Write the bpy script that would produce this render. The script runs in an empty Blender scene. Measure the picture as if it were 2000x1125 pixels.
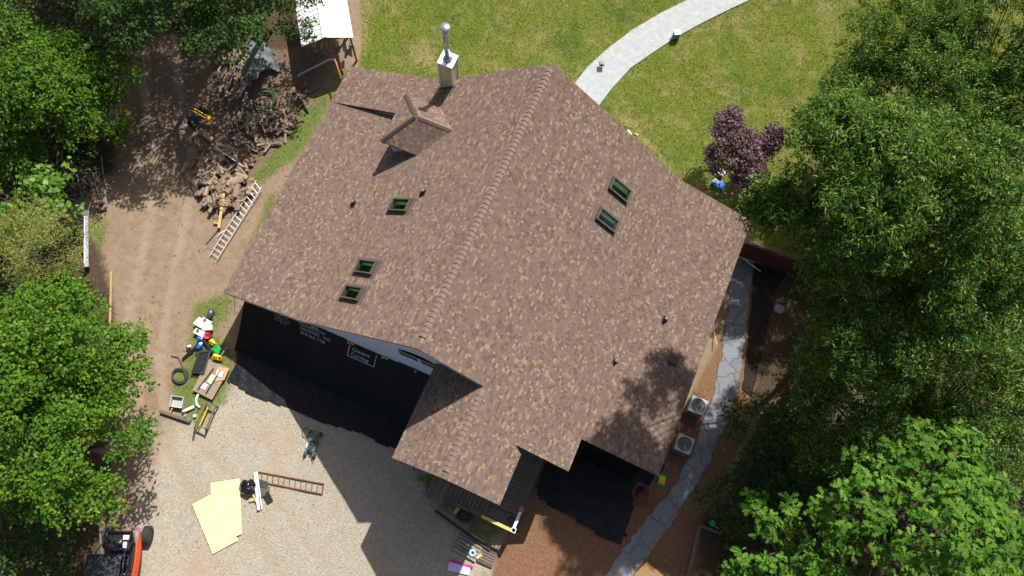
import bpy, math, random
import numpy as np
from mathutils import Vector, Matrix
from mathutils.geometry import tessellate_polygon
random.seed(7); RNG = np.random.default_rng(11)
SC = bpy.context.scene; COL = SC.collection
# ------------------------------------------------------------------ camera, sky, sun, exposure
F_PX, TILT, ROLL, YAW = 1550.418, .295, .096, .313
CAM = np.array([4.801, -4.582, 37.8])
_r = np.array([math.cos(YAW), math.sin(YAW), 0.]); _f = np.array([-math.sin(YAW), math.cos(YAW), 0.]); _z = np.array([0., 0., 1.])
LOOK = -_z*math.cos(TILT) + _f*math.sin(TILT); _u = _f*math.cos(TILT) + _z*math.sin(TILT)
RIGHT = _r*math.cos(ROLL) + _u*math.sin(ROLL); UP = -_r*math.sin(ROLL) + _u*math.cos(ROLL)
cd = bpy.data.cameras.new('camera'); cam = bpy.data.objects.new('camera', cd); COL.objects.link(cam)
cam.matrix_world = Matrix(((RIGHT[0], UP[0], -LOOK[0], CAM[0]), (RIGHT[1], UP[1], -LOOK[1], CAM[1]), (RIGHT[2], UP[2], -LOOK[2], CAM[2]), (0, 0, 0, 1)))
cd.sensor_width = 36; cd.lens = F_PX/2000*36; cd.clip_end = 2000; SC.camera = cam
SUN_AZ, SUN_EL = .112, .983
SUND = Vector((math.cos(SUN_EL)*math.sin(SUN_AZ), math.cos(SUN_EL)*math.cos(SUN_AZ), math.sin(SUN_EL)))
wd = bpy.data.worlds.new('World'); SC.world = wd; wd.use_nodes = True
nt = wd.node_tree; sky = nt.nodes.new('ShaderNodeTexSky'); sky.sky_type = 'NISHITA'; sky.sun_disc = False
sky.sun_elevation = SUN_EL; sky.sun_rotation = SUN_AZ; sky.air_density = .8; sky.dust_density = 3.5; sky.ozone_density = .5
nt.links.new(sky.outputs[0], nt.nodes['Background'].inputs[0]); nt.nodes['Background'].inputs[1].default_value = .072
sl = bpy.data.lights.new('sun', 'SUN'); sl.energy = 4.2; sl.angle = math.radians(.5); sl.color = (1, .965, .905)
so = bpy.data.objects.new('sun', sl); COL.objects.link(so); so.rotation_euler = SUND.to_track_quat('Z', 'Y').to_euler(); so.location = (0, 0, 60)
SC.view_settings.view_transform = 'Standard'; SC.view_settings.look = 'None'; SC.view_settings.exposure = .56; SC.view_settings.gamma = 1
SC.cycles.max_bounces = 6; SC.cycles.transparent_max_bounces = 12

# ------------------------------------------------------------------ geometry helpers
def ray(px, py): return LOOK + RIGHT*(px-1000)/F_PX - UP*(py-562.5)/F_PX
def G(px, py, z=0.): d = ray(px, py); return Vector(CAM + d*(z-CAM[2])/d[2])
def hit(px, py, n, d0): d = ray(px, py); n = np.array(n, float); return Vector(CAM + d*((d0-n@CAM)/(n@d)))
def project(X):
    d = X-CAM; w = d@LOOK
    return 1000+F_PX*(d@RIGHT)/w, 562.5-F_PX*(d@UP)/w
V = Vector
def basis(x, z=(0, 0, 1)):
    x = V(x).normalized(); z = V(z); y = z.cross(x).normalized(); z = x.cross(y)
    return Matrix((x, y, z)).transposed()

class MB:
    def __init__(s): s.v = []; s.f = []; s.m = []; s.uv = {}
    def add(s, vs, fs, m=0):
        o = len(s.v); s.v += [V(v) for v in vs]
        for f in fs: s.f.append([i+o for i in f]); s.m.append(m)
        return s
    def box(s, c, d, R=None, m=0, taper=1.0):
        c = V(c); R = R or Matrix.Identity(3); vs = []
        for k in (-.5, .5):
            t = taper if k > 0 else 1
            for i, j in ((-.5, -.5), (.5, -.5), (.5, .5), (-.5, .5)): vs.append(c + R @ V((i*d[0]*t, j*d[1]*t, k*d[2])))
        return s.add(vs, [(3, 2, 1, 0), (4, 5, 6, 7), (0, 1, 5, 4), (1, 2, 6, 5), (2, 3, 7, 6), (3, 0, 4, 7)], m)
    def beam(s, a, b, w, h, m=0, up=(0, 0, 1)):
        a, b = V(a), V(b); return s.box((a+b)/2, ((b-a).length, w, h), basis(b-a, up), m)
    def tube(s, pts, r, n=8, m=0, caps=True, closed=False, mc=None):
        pts = [V(p) for p in pts]; k = len(pts); rs = r if isinstance(r, (list, tuple)) else [r]*k; vs = []; px = None
        for i, p in enumerate(pts):
            if closed: t = pts[(i+1) % k]-pts[i-1]
            else: t = pts[min(i+1, k-1)]-pts[max(i-1, 0)]
            t.normalize()
            if px is None: px = t.orthogonal().normalized()
            else: px = (px - t*px.dot(t)).normalized()
            py = t.cross(px)
            for j in range(n): a = 2*math.pi*j/n; vs.append(p + (px*math.cos(a)+py*math.sin(a))*rs[i])
        fs = []
        for i in range(k if closed else k-1):
            i2 = (i+1) % k
            for j in range(n): fs.append((i*n+j, i*n+(j+1) % n, i2*n+(j+1) % n, i2*n+j))
        s.add(vs, fs, m)
        if caps and not closed:
            o = len(s.v)-k*n; s.f += [[o+j for j in reversed(range(n))], [o+(k-1)*n+j for j in range(n)]]; s.m += [m if mc is None else mc]*2
        return s
    def cyl(s, a, b, r, r2=None, n=12, m=0, mc=None): return s.tube([a, b], [r, r if r2 is None else r2], n, m, mc=mc)
    def lathe(s, c, prof, n=20, m=0, axis=(0, 0, 1)):
        R = V((0, 0, 1)).rotation_difference(V(axis)).to_matrix(); c = V(c); vs = []
        for r, z in prof:
            for j in range(n): a = 2*math.pi*j/n; vs.append(c + R @ V((r*math.cos(a), r*math.sin(a), z)))
        fs = [(i*n+j, i*n+(j+1) % n, (i+1)*n+(j+1) % n, (i+1)*n+j) for i in range(len(prof)-1) for j in range(n)]
        return s.add(vs, fs, m)
    def prism(s, poly, h, m=0, ms=None, holes=(), uv=None):
        """polygon (top, in order) with thickness h downwards, side material ms"""
        loops = [list(map(V, poly))]+[list(map(V, q)) for q in holes]; ms = m if ms is None else ms
        allv = [p for L in loops for p in L]; tris = tessellate_polygon(loops); o = len(s.v); n = len(allv)
        s.v += allv + [p - V((0, 0, h)) for p in allv]
        for t in tris:
            a, b, c = (allv[i] for i in t)
            t = list(t) if (b-a).cross(c-a).z > 0 else list(reversed(t))
            s.f.append([o+i for i in t]); s.m.append(m)
            if uv:
                for i in t: s.uv[(len(s.f)-1, o+i)] = uv(allv[i])
            s.f.append([o+n+i for i in reversed(t)]); s.m.append(ms)
        k = o
        for L in loops:
            q = len(L)
            for i in range(q): j = (i+1) % q; s.f.append([k+i, k+j, k+j+n, k+i+n]); s.m.append(ms)
            k += q
        return s
    def grid(s, fn, nu, nv, m=0):
        vs = [fn(i/nu, j/nv) for j in range(nv+1) for i in range(nu+1)]
        return s.add(vs, [(j*(nu+1)+i, j*(nu+1)+i+1, (j+1)*(nu+1)+i+1, (j+1)*(nu+1)+i) for j in range(nv) for i in range(nu)], m)
    def build(s, name, mats, parent=None, smooth=False, origin=None, bevel=0):
        me = bpy.data.meshes.new(name)
        if origin is None:
            if parent is not None: origin = WORG.get(parent, V((0, 0, 0)))
            else:
                xs = [v.x for v in s.v]; ys = [v.y for v in s.v]; zs = [v.z for v in s.v]
                origin = V(((min(xs)+max(xs))/2, (min(ys)+max(ys))/2, min(zs)))
        origin = V(origin)
        me.from_pydata([v-origin for v in s.v], [], s.f); me.polygons.foreach_set('material_index', s.m)
        if s.uv:
            uvl = me.uv_layers.new(name='UVMap')
            for p in me.polygons:
                for li in p.loop_indices:
                    q = s.uv.get((p.index, me.loops[li].vertex_index))
                    if q: uvl.data[li].uv = q
        for mt in (mats if isinstance(mats, (list, tuple)) else [mats]): me.materials.append(mt)
        if smooth: me.polygons.foreach_set('use_smooth', [True]*len(me.polygons))
        me.update()
        o = bpy.data.objects.new(name, me); COL.objects.link(o)
        if parent is not None: o.parent = parent; WORG[o] = WORG.get(parent, V((0, 0, 0)))
        else: o.location = origin; WORG[o] = origin
        if bevel:
            b = o.modifiers.new('bevel', 'BEVEL'); b.width = bevel; b.segments = 2; b.limit_method = 'ANGLE'; b.angle_limit = math.radians(40)
        return o
WORG = {}
def tag(o, label=None, cat=None, group=None, kind=None):
    if label: o['label'] = label
    if cat: o['category'] = cat
    if group: o['group'] = group
    if kind: o['kind'] = kind
    return o
def thing(name, label, cat, loc, group=None, rz=0):
    o = bpy.data.objects.new(name, None); COL.objects.link(o); o.location = loc; o.rotation_euler = (0, 0, rz); o.empty_display_size = .2
    WORG[o] = V(loc) if rz == 0 else V((0, 0, 0)); return tag(o, label, cat, group)
def copy_tree(o, parent=None):
    c = o.copy(); COL.objects.link(c)
    if parent is not None: c.parent = parent
    for ch in list(o.children): copy_tree(ch, c)
    return c
def heading(a, b): d = V(b)-V(a); return math.atan2(d.y, d.x)

# ------------------------------------------------------------------ materials
class NB:
    def __init__(s, name):
        s.mat = bpy.data.materials.new(name); s.mat.use_nodes = True; s.t = s.mat.node_tree; s.t.nodes.clear()
        s.out = s.n('ShaderNodeOutputMaterial')
    def n(s, ty, **kw):
        nd = s.t.nodes.new(ty)
        for k, v in kw.items(): setattr(nd, k, v)
        return nd
    def link(s, a, b):
        if isinstance(a, (int, float)): b.default_value = a
        elif isinstance(a, (tuple, list)): b.default_value = tuple(a)+((1,) if len(a) == 3 and len(b.default_value) == 4 else ())
        else: s.t.links.new(a, b)
    def math(s, op, a, b=0., c=None):
        nd = s.n('ShaderNodeMath', operation=op); s.link(a, nd.inputs[0]); s.link(b, nd.inputs[1])
        if c is not None: s.link(c, nd.inputs[2])
        return nd.outputs[0]
    def noise(s, vec, scale, detail=6, rough=.6, out=0, dist=0):
        nd = s.n('ShaderNodeTexNoise'); nd.inputs['Scale'].default_value = scale; nd.inputs['Detail'].default_value = detail; nd.inputs['Roughness'].default_value = rough; nd.inputs['Distortion'].default_value = dist
        if vec is not None: s.link(vec, nd.inputs['Vector'])
        return nd.outputs[out]
    def white(s, x, y=None, z=None):
        c = s.n('ShaderNodeCombineXYZ'); s.link(x, c.inputs[0])
        if y is not None: s.link(y, c.inputs[1])
        if z is not None: s.link(z, c.inputs[2])
        w = s.n('ShaderNodeTexWhiteNoise', noise_dimensions='3D'); s.link(c.outputs[0], w.inputs[0]); return w.outputs[0]
    def mix(s, f, a, b, mode='MIX'):
        nd = s.n('ShaderNodeMix', data_type='RGBA', blend_type=mode); s.link(f, nd.inputs[0]); s.link(a, nd.inputs[6]); s.link(b, nd.inputs[7]); return nd.outputs[2]
    def ramp(s, f, stops, interp='LINEAR'):
        nd = s.n('ShaderNodeValToRGB'); cr = nd.color_ramp; cr.interpolation = interp
        while len(cr.elements) < len(stops): cr.elements.new(.5)
        for e, (p, c) in zip(cr.elements, stops): e.position = p; e.color = tuple(c)+(1,) if len(c) == 3 else c
        s.link(f, nd.inputs[0]); return nd.outputs[0]
    def step(s, x, lo, hi):
        nd = s.n('ShaderNodeMapRange', interpolation_type='SMOOTHSTEP'); s.link(x, nd.inputs[0]); s.link(lo, nd.inputs[1]); s.link(hi, nd.inputs[2]); return nd.outputs[0]
    def bump(s, h, dist=.01, strength=1.):
        nd = s.n('ShaderNodeBump'); s.link(h, nd.inputs['Height']); nd.inputs['Distance'].default_value = dist; nd.inputs['Strength'].default_value = strength; return nd.outputs[0]
    def bsdf(s, col, rough=.7, metal=0., spec=.3, normal=None, grain=0.):
        p = s.n('ShaderNodeBsdfPrincipled'); s.link(col, p.inputs['Base Color']); s.link(rough, p.inputs['Roughness']); s.link(metal, p.inputs['Metallic']); p.inputs['Specular IOR Level'].default_value = spec
        if 'Diffuse Roughness' in p.inputs: p.inputs['Diffuse Roughness'].default_value = grain
        if normal is not None: s.link(normal, p.inputs['Normal'])
        return p.outputs[0]
    def done(s, sh): s.t.links.new(sh, s.out.inputs[0]); return s.mat
    def coord(s, k='Object'): return s.n('ShaderNodeTexCoord').outputs[k]
    def pos(s): return s.n('ShaderNodeNewGeometry').outputs['Position']
    def island(s): return s.n('ShaderNodeNewGeometry').outputs['Random Per Island']
MATS = {}
def mat(name, c1, c2=None, scale=6, rough=.7, metal=0., spec=.3, bump=.004, stretch=None, detail=6):
    if name in MATS: return MATS[name]
    b = NB(name); vec = b.coord()
    if stretch:
        mp = b.n('ShaderNodeMapping'); mp.inputs['Scale'].default_value = stretch; b.link(vec, mp.inputs[0]); vec = mp.outputs[0]
    nz = b.noise(vec, scale, detail); c2 = c2 or tuple(x*.72 for x in c1)
    col = b.mix(b.step(nz, .3, .7), c1, c2)
    MATS[name] = b.done(b.bsdf(col, rough, metal, spec, b.bump(nz, bump) if bump else None)); return MATS[name]

def mk_shingle(name='shingle', dark=1.0, light=1.0):
    b = NB(name); uv = b.coord('UV'); sp = b.n('ShaderNodeSeparateXYZ'); b.link(uv, sp.inputs[0]); u, v = sp.outputs[0], sp.outputs[1]
    vr = b.math('DIVIDE', v, .115); row = b.math('FLOOR', vr); fr = b.math('FRACT', vr)
    off = b.math('MULTIPLY', b.white(row, 3.3), 9.)
    x = b.math('ADD', b.math('DIVIDE', u, .092), off); cell = b.math('FLOOR', x); pair = b.math('FLOOR', b.math('DIVIDE', x, 2.))
    r1 = b.white(cell, row, 1.); r2 = b.white(pair, row, 2.); sel = b.math('GREATER_THAN', b.white(pair, row, 5.), .6)
    r = b.math('ADD', b.math('MULTIPLY', r1, b.math('SUBTRACT', 1., sel)), b.math('MULTIPLY', r2, sel))
    big = b.noise(uv, .55, 4); r = b.math('ADD', r, b.math('MULTIPLY', b.math('SUBTRACT', big, .5), .16))
    S = lambda c: tuple(min(1, k*light) for k in c)
    col = b.ramp(r, [(0, S((.108, .070, .056))), (.16, S((.165, .108, .085))), (.46, S((.200, .136, .104))), (.63, S((.150, .118, .108))), (.79, S((.245, .175, .118))), (.92, S((.335, .245, .155)))], 'CONSTANT')
    gr = b.noise(uv, 60, 3); col = b.mix(.55, col, b.mix(gr, (.35, .35, .35), (1.3, 1.3, 1.3)), 'MULTIPLY'); col = b.mix(.27, col, S((.184, .135, .104)))
    big2 = b.noise(uv, .23, 3); col = b.mix(b.math('MULTIPLY', b.step(big2, .4, .75), .22), col, S((.175, .125, .105)))
    edge = b.step(fr, .80, .97); col = b.mix(b.math('MULTIPLY', edge, .45), col, (.07, .047, .04))  # shadow line along each course's butt edge, painted into the colour
    fx = b.math('FRACT', x); gap = b.math('LESS_THAN', fx, .07)
    col = b.mix(b.math('MULTIPLY', gap, .35), col, (.07, .05, .04))
    h = b.math('ADD', fr, b.math('MULTIPLY', b.math('GREATER_THAN', r, .55), .35)); h = b.math('ADD', h, b.math('MULTIPLY', gr, .3))
    return b.done(b.bsdf(col, .86, 0, .15, b.bump(h, .012, .8), .5))

def mk_leaf(name, cols, trans=.35, rough=.45, spec=.35):
    b = NB(name); r = b.island(); big = b.noise(b.pos(), .8, 3)
    f = b.math('ADD', b.math('MULTIPLY', r, .75), b.math('MULTIPLY', big, .3))
    col = b.ramp(f, [(i/(len(cols)-1)*.9+.05, c) for i, c in enumerate(cols)])
    p = b.bsdf(col, rough, 0, spec); t = b.n('ShaderNodeBsdfTranslucent'); b.link(b.mix(.5, col, b.mix(1., col, (1.5, 1.6, .6), 'MULTIPLY')), t.inputs[0])
    mx = b.n('ShaderNodeMixShader'); mx.inputs[0].default_value = trans; b.link(p, mx.inputs[1]); b.link(t.outputs[0], mx.inputs[2])
    return b.done(mx.outputs[0])

def mk_ground():
    b = NB('ground_soil'); pos = b.pos()
    A = b.n('ShaderNodeVertexColor', layer_name='zone_a'); B = b.n('ShaderNodeVertexColor', layer_name='zone_b')
    sa = b.n('ShaderNodeSeparateColor'); b.link(A.outputs[0], sa.inputs[0]); sb = b.n('ShaderNodeSeparateColor'); b.link(B.outputs[0], sb.inputs[0])
    lawn, grav, clay = sa.outputs[0], sa.outputs[1], sa.outputs[2]; litter, weed, track = sb.outputs[0], sb.outputs[1], sb.outputs[2]
    n1 = b.noise(pos, .5, 8, .65); n2 = b.noise(pos, 2.2, 8, .7); n3 = b.noise(pos, 9, 6, .7); n4 = b.noise(pos, 38, 4, .7); nf = b.noise(pos, 16, 3, .8)
    wob = b.math('ADD', b.math('MULTIPLY', b.math('SUBTRACT', n2, .5), .9), b.math('MULTIPLY', b.math('SUBTRACT', n3, .5), .7))
    def m(w, k=1., lo=.38, hi=.62): return b.step(b.math('ADD', w, b.math('MULTIPLY', wob, k)), lo, hi)
    # pale dirt
    col = b.ramp(n2, [(.2, (.17, .118, .08)), (.45, (.255, .185, .125)), (.75, (.34, .255, .178))])
    col = b.mix(b.math('MULTIPLY', b.step(n3, .5, .75), .6), col, (.22, .16, .10))
    col = b.mix(b.math('MULTIPLY', b.step(nf, .58, .70), .6), col, (.14, .10, .066)); col = b.mix(b.math('MULTIPLY', b.step(n4, .55, .72), .5), col, (.36, .28, .19)); col = b.mix(b.math('MULTIPLY', b.step(n4, .45, .30), .45), col, (.12, .085, .055))
    col = b.mix(b.math('MULTIPLY', b.step(n1, .48, .66), .45), col, (.24, .155, .095)); n5 = b.noise(pos, 1.1, 5, .6, dist=1.5); col = b.mix(b.math('MULTIPLY', b.step(n5, .55, .72), .5), col, (.18, .13, .09))
    # dark soil track
    tc = b.ramp(n3, [(.25, (.10, .066, .048)), (.5, (.165, .115, .08)), (.8, (.245, .18, .125))])
    tc = b.mix(b.math('MULTIPLY', b.step(nf, .6, .72), .7), tc, (.27, .205, .14))
    col = b.mix(m(track, .6, .3, .7), col, tc)
    # gravel
    vo = b.n('ShaderNodeTexVoronoi', feature='F1'); vo.inputs['Scale'].default_value = 26; b.link(pos, vo.inputs['Vector'])
    bw = b.n('ShaderNodeSeparateColor'); b.link(vo.outputs['Color'], bw.inputs[0])
    gc = b.ramp(bw.outputs[0], [(.0, (.25, .215, .165)), (.35, (.36, .315, .245)), (.7, (.43, .385, .305)), (1, (.54, .49, .395))])
    gc = b.mix(.3, gc, b.ramp(n2, [(.3, (.34, .29, .22)), (.7, (.44, .40, .32))])); gc = b.mix(b.math('MULTIPLY', b.step(n1, .5, .68), .5), gc, (.42, .29, .18))
    gc = b.mix(b.math('MULTIPLY', b.step(n4, .64, .74), .6), gc, (.13, .115, .09))
    col = b.mix(m(grav, .7, .3, .7), col, gc)
    rt = b.math('MULTIPLY', b.step(b.math('ADD', A.outputs[1], b.math('MULTIPLY', wob, .9)), .25, .8), .5); col = b.mix(rt, col, b.mix(n4, (.27, .205, .14), (.42, .335, .24)))
    # red clay
    cc = b.ramp(n3, [(.2, (.11, .052, .03)), (.5, (.205, .11, .062)), (.8, (.31, .19, .115))]); cc = b.mix(b.math('MULTIPLY', b.step(nf, .58, .7), .6), cc, (.18, .12, .075))
    col = b.mix(m(clay, .6), col, cc)
    lc = b.ramp(n3, [(.2, (.035, .025, .016)), (.5, (.075, .052, .032)), (.8, (.14, .098, .06))]); lc = b.mix(b.math('MULTIPLY', b.step(nf, .6, .7), .7), lc, (.2, .14, .08))
    col = b.mix(m(litter, .7), col, lc)
    # grasses
    g1 = b.ramp(n3, [(.25, (.040, .072, .008)), (.5, (.105, .135, .016)), (.75, (.19, .195, .036))])
    dry = b.ramp(n3, [(.3, (.18, .15, .05)), (.7, (.30, .235, .11))])
    dm = b.math('MULTIPLY', b.step(b.math('ADD', b.math('MULTIPLY', n1, .55), b.math('MULTIPLY', n2, .45)), .46, .64), .8)
    dm = b.math('MAXIMUM', dm, b.math('MULTIPLY', b.step(b.math('ADD', b.math('MULTIPLY', n2, .5), b.math('MULTIPLY', n3, .5)), .52, .66), .75)); dm = b.math('MAXIMUM', dm, b.math('MULTIPLY', m(B.outputs[1], 1.1, .45, .8), .9)); g1 = b.mix(b.math('MULTIPLY', b.step(b.noise(pos, .33, 5, .6), .5, .68), .75), g1, (.045, .095, .012)); gl = b.mix(dm, g1, dry); gl = b.mix(b.math('MULTIPLY', b.step(n4, .5, .75), .55), gl, (.05, .085, .012)); gl = b.mix(b.math('MULTIPLY', b.step(nf, .64, .72), .45), gl, (.34, .33, .11))
    col = b.mix(m(lawn, .45), col, gl)
    gw = b.mix(b.step(n3, .45, .7), (.085, .14, .022), (.21, .215, .055)); gw = b.mix(b.math('MULTIPLY', b.step(n4, .5, .7), .5), gw, (.05, .08, .015))
    col = b.mix(b.math('MULTIPLY', m(weed, 1.3, .42, .7), .85), col, gw)
    h = b.math('ADD', b.math('ADD', b.math('MULTIPLY', n3, .5), b.math('MULTIPLY', n4, .5)), b.math('MULTIPLY', vo.outputs['Distance'], b.math('MULTIPLY', grav, -.6)))
    return b.done(b.bsdf(col, .95, 0, .12, b.bump(h, .05, .9)))

def mk_wood(name, c1, c2, axis=0, rough=.75, spec=.2):
    b = NB(name); vec = b.coord(); mp = b.n('ShaderNodeMapping'); sc = [14, 14, 14]; sc[axis] = 1.2; mp.inputs['Scale'].default_value = sc; b.link(vec, mp.inputs[0])
    nz = b.noise(mp.outputs[0], 2.2, 6, .65); n2 = b.noise(vec, 3, 3); rnd = b.n('ShaderNodeObjectInfo').outputs['Random']
    col = b.mix(b.step(nz, .3, .7), c1, c2); col = b.mix(b.math('MULTIPLY', n2, .4), col, tuple(k*.6 for k in c1))
    col = b.mix(1., col, b.mix(rnd, (.7, .7, .7), (1.25, 1.22, 1.18)), 'MULTIPLY')
    return b.done(b.bsdf(col, rough, 0, spec, b.bump(nz, .004)))

def mk_concrete():
    b = NB('stamped_concrete'); pos = b.pos(); n1 = b.noise(pos, 3, 8, .7); n2 = b.noise(pos, 25, 4)
    vo = b.n('ShaderNodeTexVoronoi', feature='DISTANCE_TO_EDGE'); vo.inputs['Scale'].default_value = 1.9
    wv = b.n('ShaderNodeVectorMath', operation='ADD'); b.link(pos, wv.inputs[0]); nc = b.n('ShaderNodeTexNoise'); nc.inputs['Scale'].default_value = 2.5; b.link(pos, nc.inputs['Vector']); vs = b.n('ShaderNodeVectorMath', operation='SCALE'); vs.inputs['Scale'].default_value = .35; b.link(nc.outputs['Color'], vs.inputs[0]); b.link(vs.outputs[0], wv.inputs[1]); b.link(wv.outputs[0], vo.inputs['Vector'])
    ln = b.step(vo.outputs[0], .0, .05)
    col = b.mix(b.step(n1, .3, .7), (.40, .42, .415), (.31, .33, .325)); col = b.mix(b.math('MULTIPLY', b.step(n2, .5, .75), .35), col, (.38, .4, .4)); col = b.mix(b.math('MULTIPLY', b.math('SUBTRACT', 1., ln), .4), col, (.33, .345, .35))
    return b.done(b.bsdf(col, .75, 0, .3, b.bump(b.math('ADD', ln, n2), .006)))

def mk_flag():
    b = NB('flagstone'); pos = b.pos(); n1 = b.noise(pos, 2.5, 8, .7); n2 = b.noise(pos, 18, 5)
    nc = b.n('ShaderNodeTexNoise'); nc.inputs['Scale'].default_value = 2.; b.link(pos, nc.inputs['Vector']); vs = b.n('ShaderNodeVectorMath', operation='SCALE'); vs.inputs['Scale'].default_value = .5; b.link(nc.outputs['Color'], vs.inputs[0]); wv = b.n('ShaderNodeVectorMath', operation='ADD'); b.link(pos, wv.inputs[0]); b.link(vs.outputs[0], wv.inputs[1])
    vo = b.n('ShaderNodeTexVoronoi', feature='DISTANCE_TO_EDGE'); vo.inputs['Scale'].default_value = 1.05; b.link(wv.outputs[0], vo.inputs['Vector'])
    v2 = b.n('ShaderNodeTexVoronoi', feature='F1'); v2.inputs['Scale'].default_value = 1.05; b.link(wv.outputs[0], v2.inputs['Vector'])
    sc = b.n('ShaderNodeSeparateColor'); b.link(v2.outputs['Color'], sc.inputs[0])
    st = b.ramp(sc.outputs[0], [(0, (.12, .135, .155)), (.4, (.19, .205, .225)), (.75, (.155, .165, .18)), (1, (.245, .25, .245))]); st = b.mix(b.math('MULTIPLY', n1, .6), st, (.22, .235, .26)); st = b.mix(b.math('MULTIPLY', b.step(n2, .5, .7), .3), st, (.34, .345, .345))
    gapm = b.step(b.math('ADD', vo.outputs[0], b.math('MULTIPLY', b.math('SUBTRACT', n2, .5), .03)), .012, .04)
    dirt = b.mix(n1, (.10, .095, .09), (.19, .185, .18)); col = b.mix(b.math('ADD', .62, b.math('MULTIPLY', gapm, .38)), dirt, st)
    col = b.mix(b.math('MULTIPLY', b.step(n1, .62, .72), .5), col, (.28, .17, .11))
    return b.done(b.bsdf(col, .7, 0, .3, b.bump(b.math('ADD', b.math('MULTIPLY', gapm, 2.), n2), .015)))

def mk_glass():
    b = NB('green_glass'); t = b.n('ShaderNodeBsdfTransparent'); t.inputs[0].default_value = (.84, .93, .85, 1); g = b.n('ShaderNodeBsdfGlossy'); g.inputs['Roughness'].default_value = .03; g.inputs[0].default_value = (.8, .9, .85, 1)
    mx = b.n('ShaderNodeMixShader'); mx.inputs[0].default_value = .05; b.link(t.outputs[0], mx.inputs[1]); b.link(g.outputs[0], mx.inputs[2]); return b.done(mx.outputs[0])

def mk_osb():
    b = NB('oriented_strand_board'); vec = b.coord(); vo = b.n('ShaderNodeTexVoronoi', feature='F1'); vo.inputs['Scale'].default_value = 18; mp = b.n('ShaderNodeMapping'); mp.inputs['Scale'].default_value = (1, .45, 1); b.link(vec, mp.inputs[0]); b.link(mp.outputs[0], vo.inputs['Vector'])
    sc = b.n('ShaderNodeSeparateColor'); b.link(vo.outputs['Color'], sc.inputs[0]); n2 = b.noise(vec, 3, 4)
    col = b.ramp(sc.outputs[0], [(0, (.56, .49, .22)), (.3, (.68, .63, .33)), (.8, (.73, .70, .40)), (1, (.78, .75, .46))]); col = b.mix(b.math('MULTIPLY', b.step(n2, .5, .75), .35), col, (.66, .54, .2))
    return b.done(b.bsdf(col, .75, 0, .2, b.bump(sc.outputs[1], .002)))

def mk_tarp(name, c, rough=.5, sc=3.):
    b = NB(name); pos = b.pos(); n1 = b.noise(pos, sc, 6, .6, dist=1.2); n2 = b.noise(pos, 45, 2); n3 = b.noise(pos, .9, 4)
    col = b.mix(b.step(n1, .4, .7), c, tuple(k*1.7+.002 for k in c)); col = b.mix(b.math('MULTIPLY', b.step(n2, .68, .75), .25), col, (.08, .075, .065)); col = b.mix(b.math('MULTIPLY', b.step(n3, .55, .75), .3), col, tuple(k*2+.01 for k in c))
    return b.done(b.bsdf(col, rough, 0, .16, b.bump(n1, .06, .8)))

SHINGLE = mk_shingle(light=1.24); GROUND = mk_ground(); CONC = mk_concrete(); FLAG = mk_flag(); GLASS = mk_glass(); OSB = mk_osb()
CAPM = mat('ridge_cap_shingle', (.25, .182, .148), (.215, .155, .126), 14, .88, spec=.2, bump=.006)
CAPD = mat('cap_joint_and_edge_shade', (.085, .06, .05), None, 14, .9)
TRIM = mat('brown_metal_trim', (.11, .075, .06), None, 5, .5, bump=0)
SIDING = mat('blue_grey_siding', (.62, .79, .93), (.56, .72, .86), 2.5, .6, bump=.002)
SOFFIT = mat('white_trim_paint', (.74, .75, .74), (.66, .67, .67), 5, .5, bump=0)
TARPB = mk_tarp('black_tarp', (.006, .007, .009), .42); TARPB2 = mk_tarp('black_tarp_dusty', (.009, .011, .014), .5); TARPG = mk_tarp('grey_canvas', (.12, .135, .135), .75, 5)
WHITE = mat('white_plastic', (.8, .8, .79), (.7, .7, .69), 4, .4, bump=0)
BLACK = mat('black_plastic', (.012, .013, .015), (.02, .021, .023), 8, .35, spec=.5)
RUBBER = mat('tyre_rubber', (.03, .03, .03), (.06, .056, .05), 20, .85, bump=.01)
STEEL = mat('galvanised_steel', (.62, .66, .7), (.5, .54, .58), 9, .3, metal=.85, bump=.001)
ALU = mat('aluminium', (.72, .74, .77), (.6, .62, .65), 12, .38, metal=.6, bump=0)
RUST = mat('rusty_steel', (.13, .065, .042), (.21, .095, .05), 12, .8, metal=.2)
DKSTEEL = mat('dark_steel', (.05, .052, .055), (.09, .09, .09), 12, .45, metal=.6)
BARK = mk_wood('bark_wood', (.38, .295, .22), (.20, .15, .11)); BARKG = mk_wood('weathered_split_wood', (.36, .30, .24), (.19, .15, .12)); CUT = mk_wood('cut_wood_end', (.5, .33, .15), (.38, .25, .12), 2); CUTG = mk_wood('grey_wood_end', (.32, .25, .18), (.2, .15, .1), 2)
PINE = mk_wood('new_pine', (.62, .44, .19), (.5, .34, .14)); PLANKG = mk_wood('weathered_plank', (.22, .17, .13), (.12, .092, .072)); DECKW = mk_wood('dark_deck_wood', (.30, .245, .2), (.17, .138, .11), 1); PLY = mk_wood('plywood', (.36, .29, .22), (.22, .17, .13))
FENCEW = mk_wood('red_stained_wood', (.16, .055, .035), (.10, .034, .024), 2)
TWIG = mk_wood('pale_twig_bark', (.42, .39, .33), (.27, .25, .2), 2); LIMB = mk_wood('tree_bark', (.14, .115, .09), (.075, .06, .047), 2)
def flat(n, c, rough=.45, spec=.4, metal=0.): return mat(n, c, tuple(k*.85 for k in c), 7, rough, metal, spec, 0)
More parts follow.
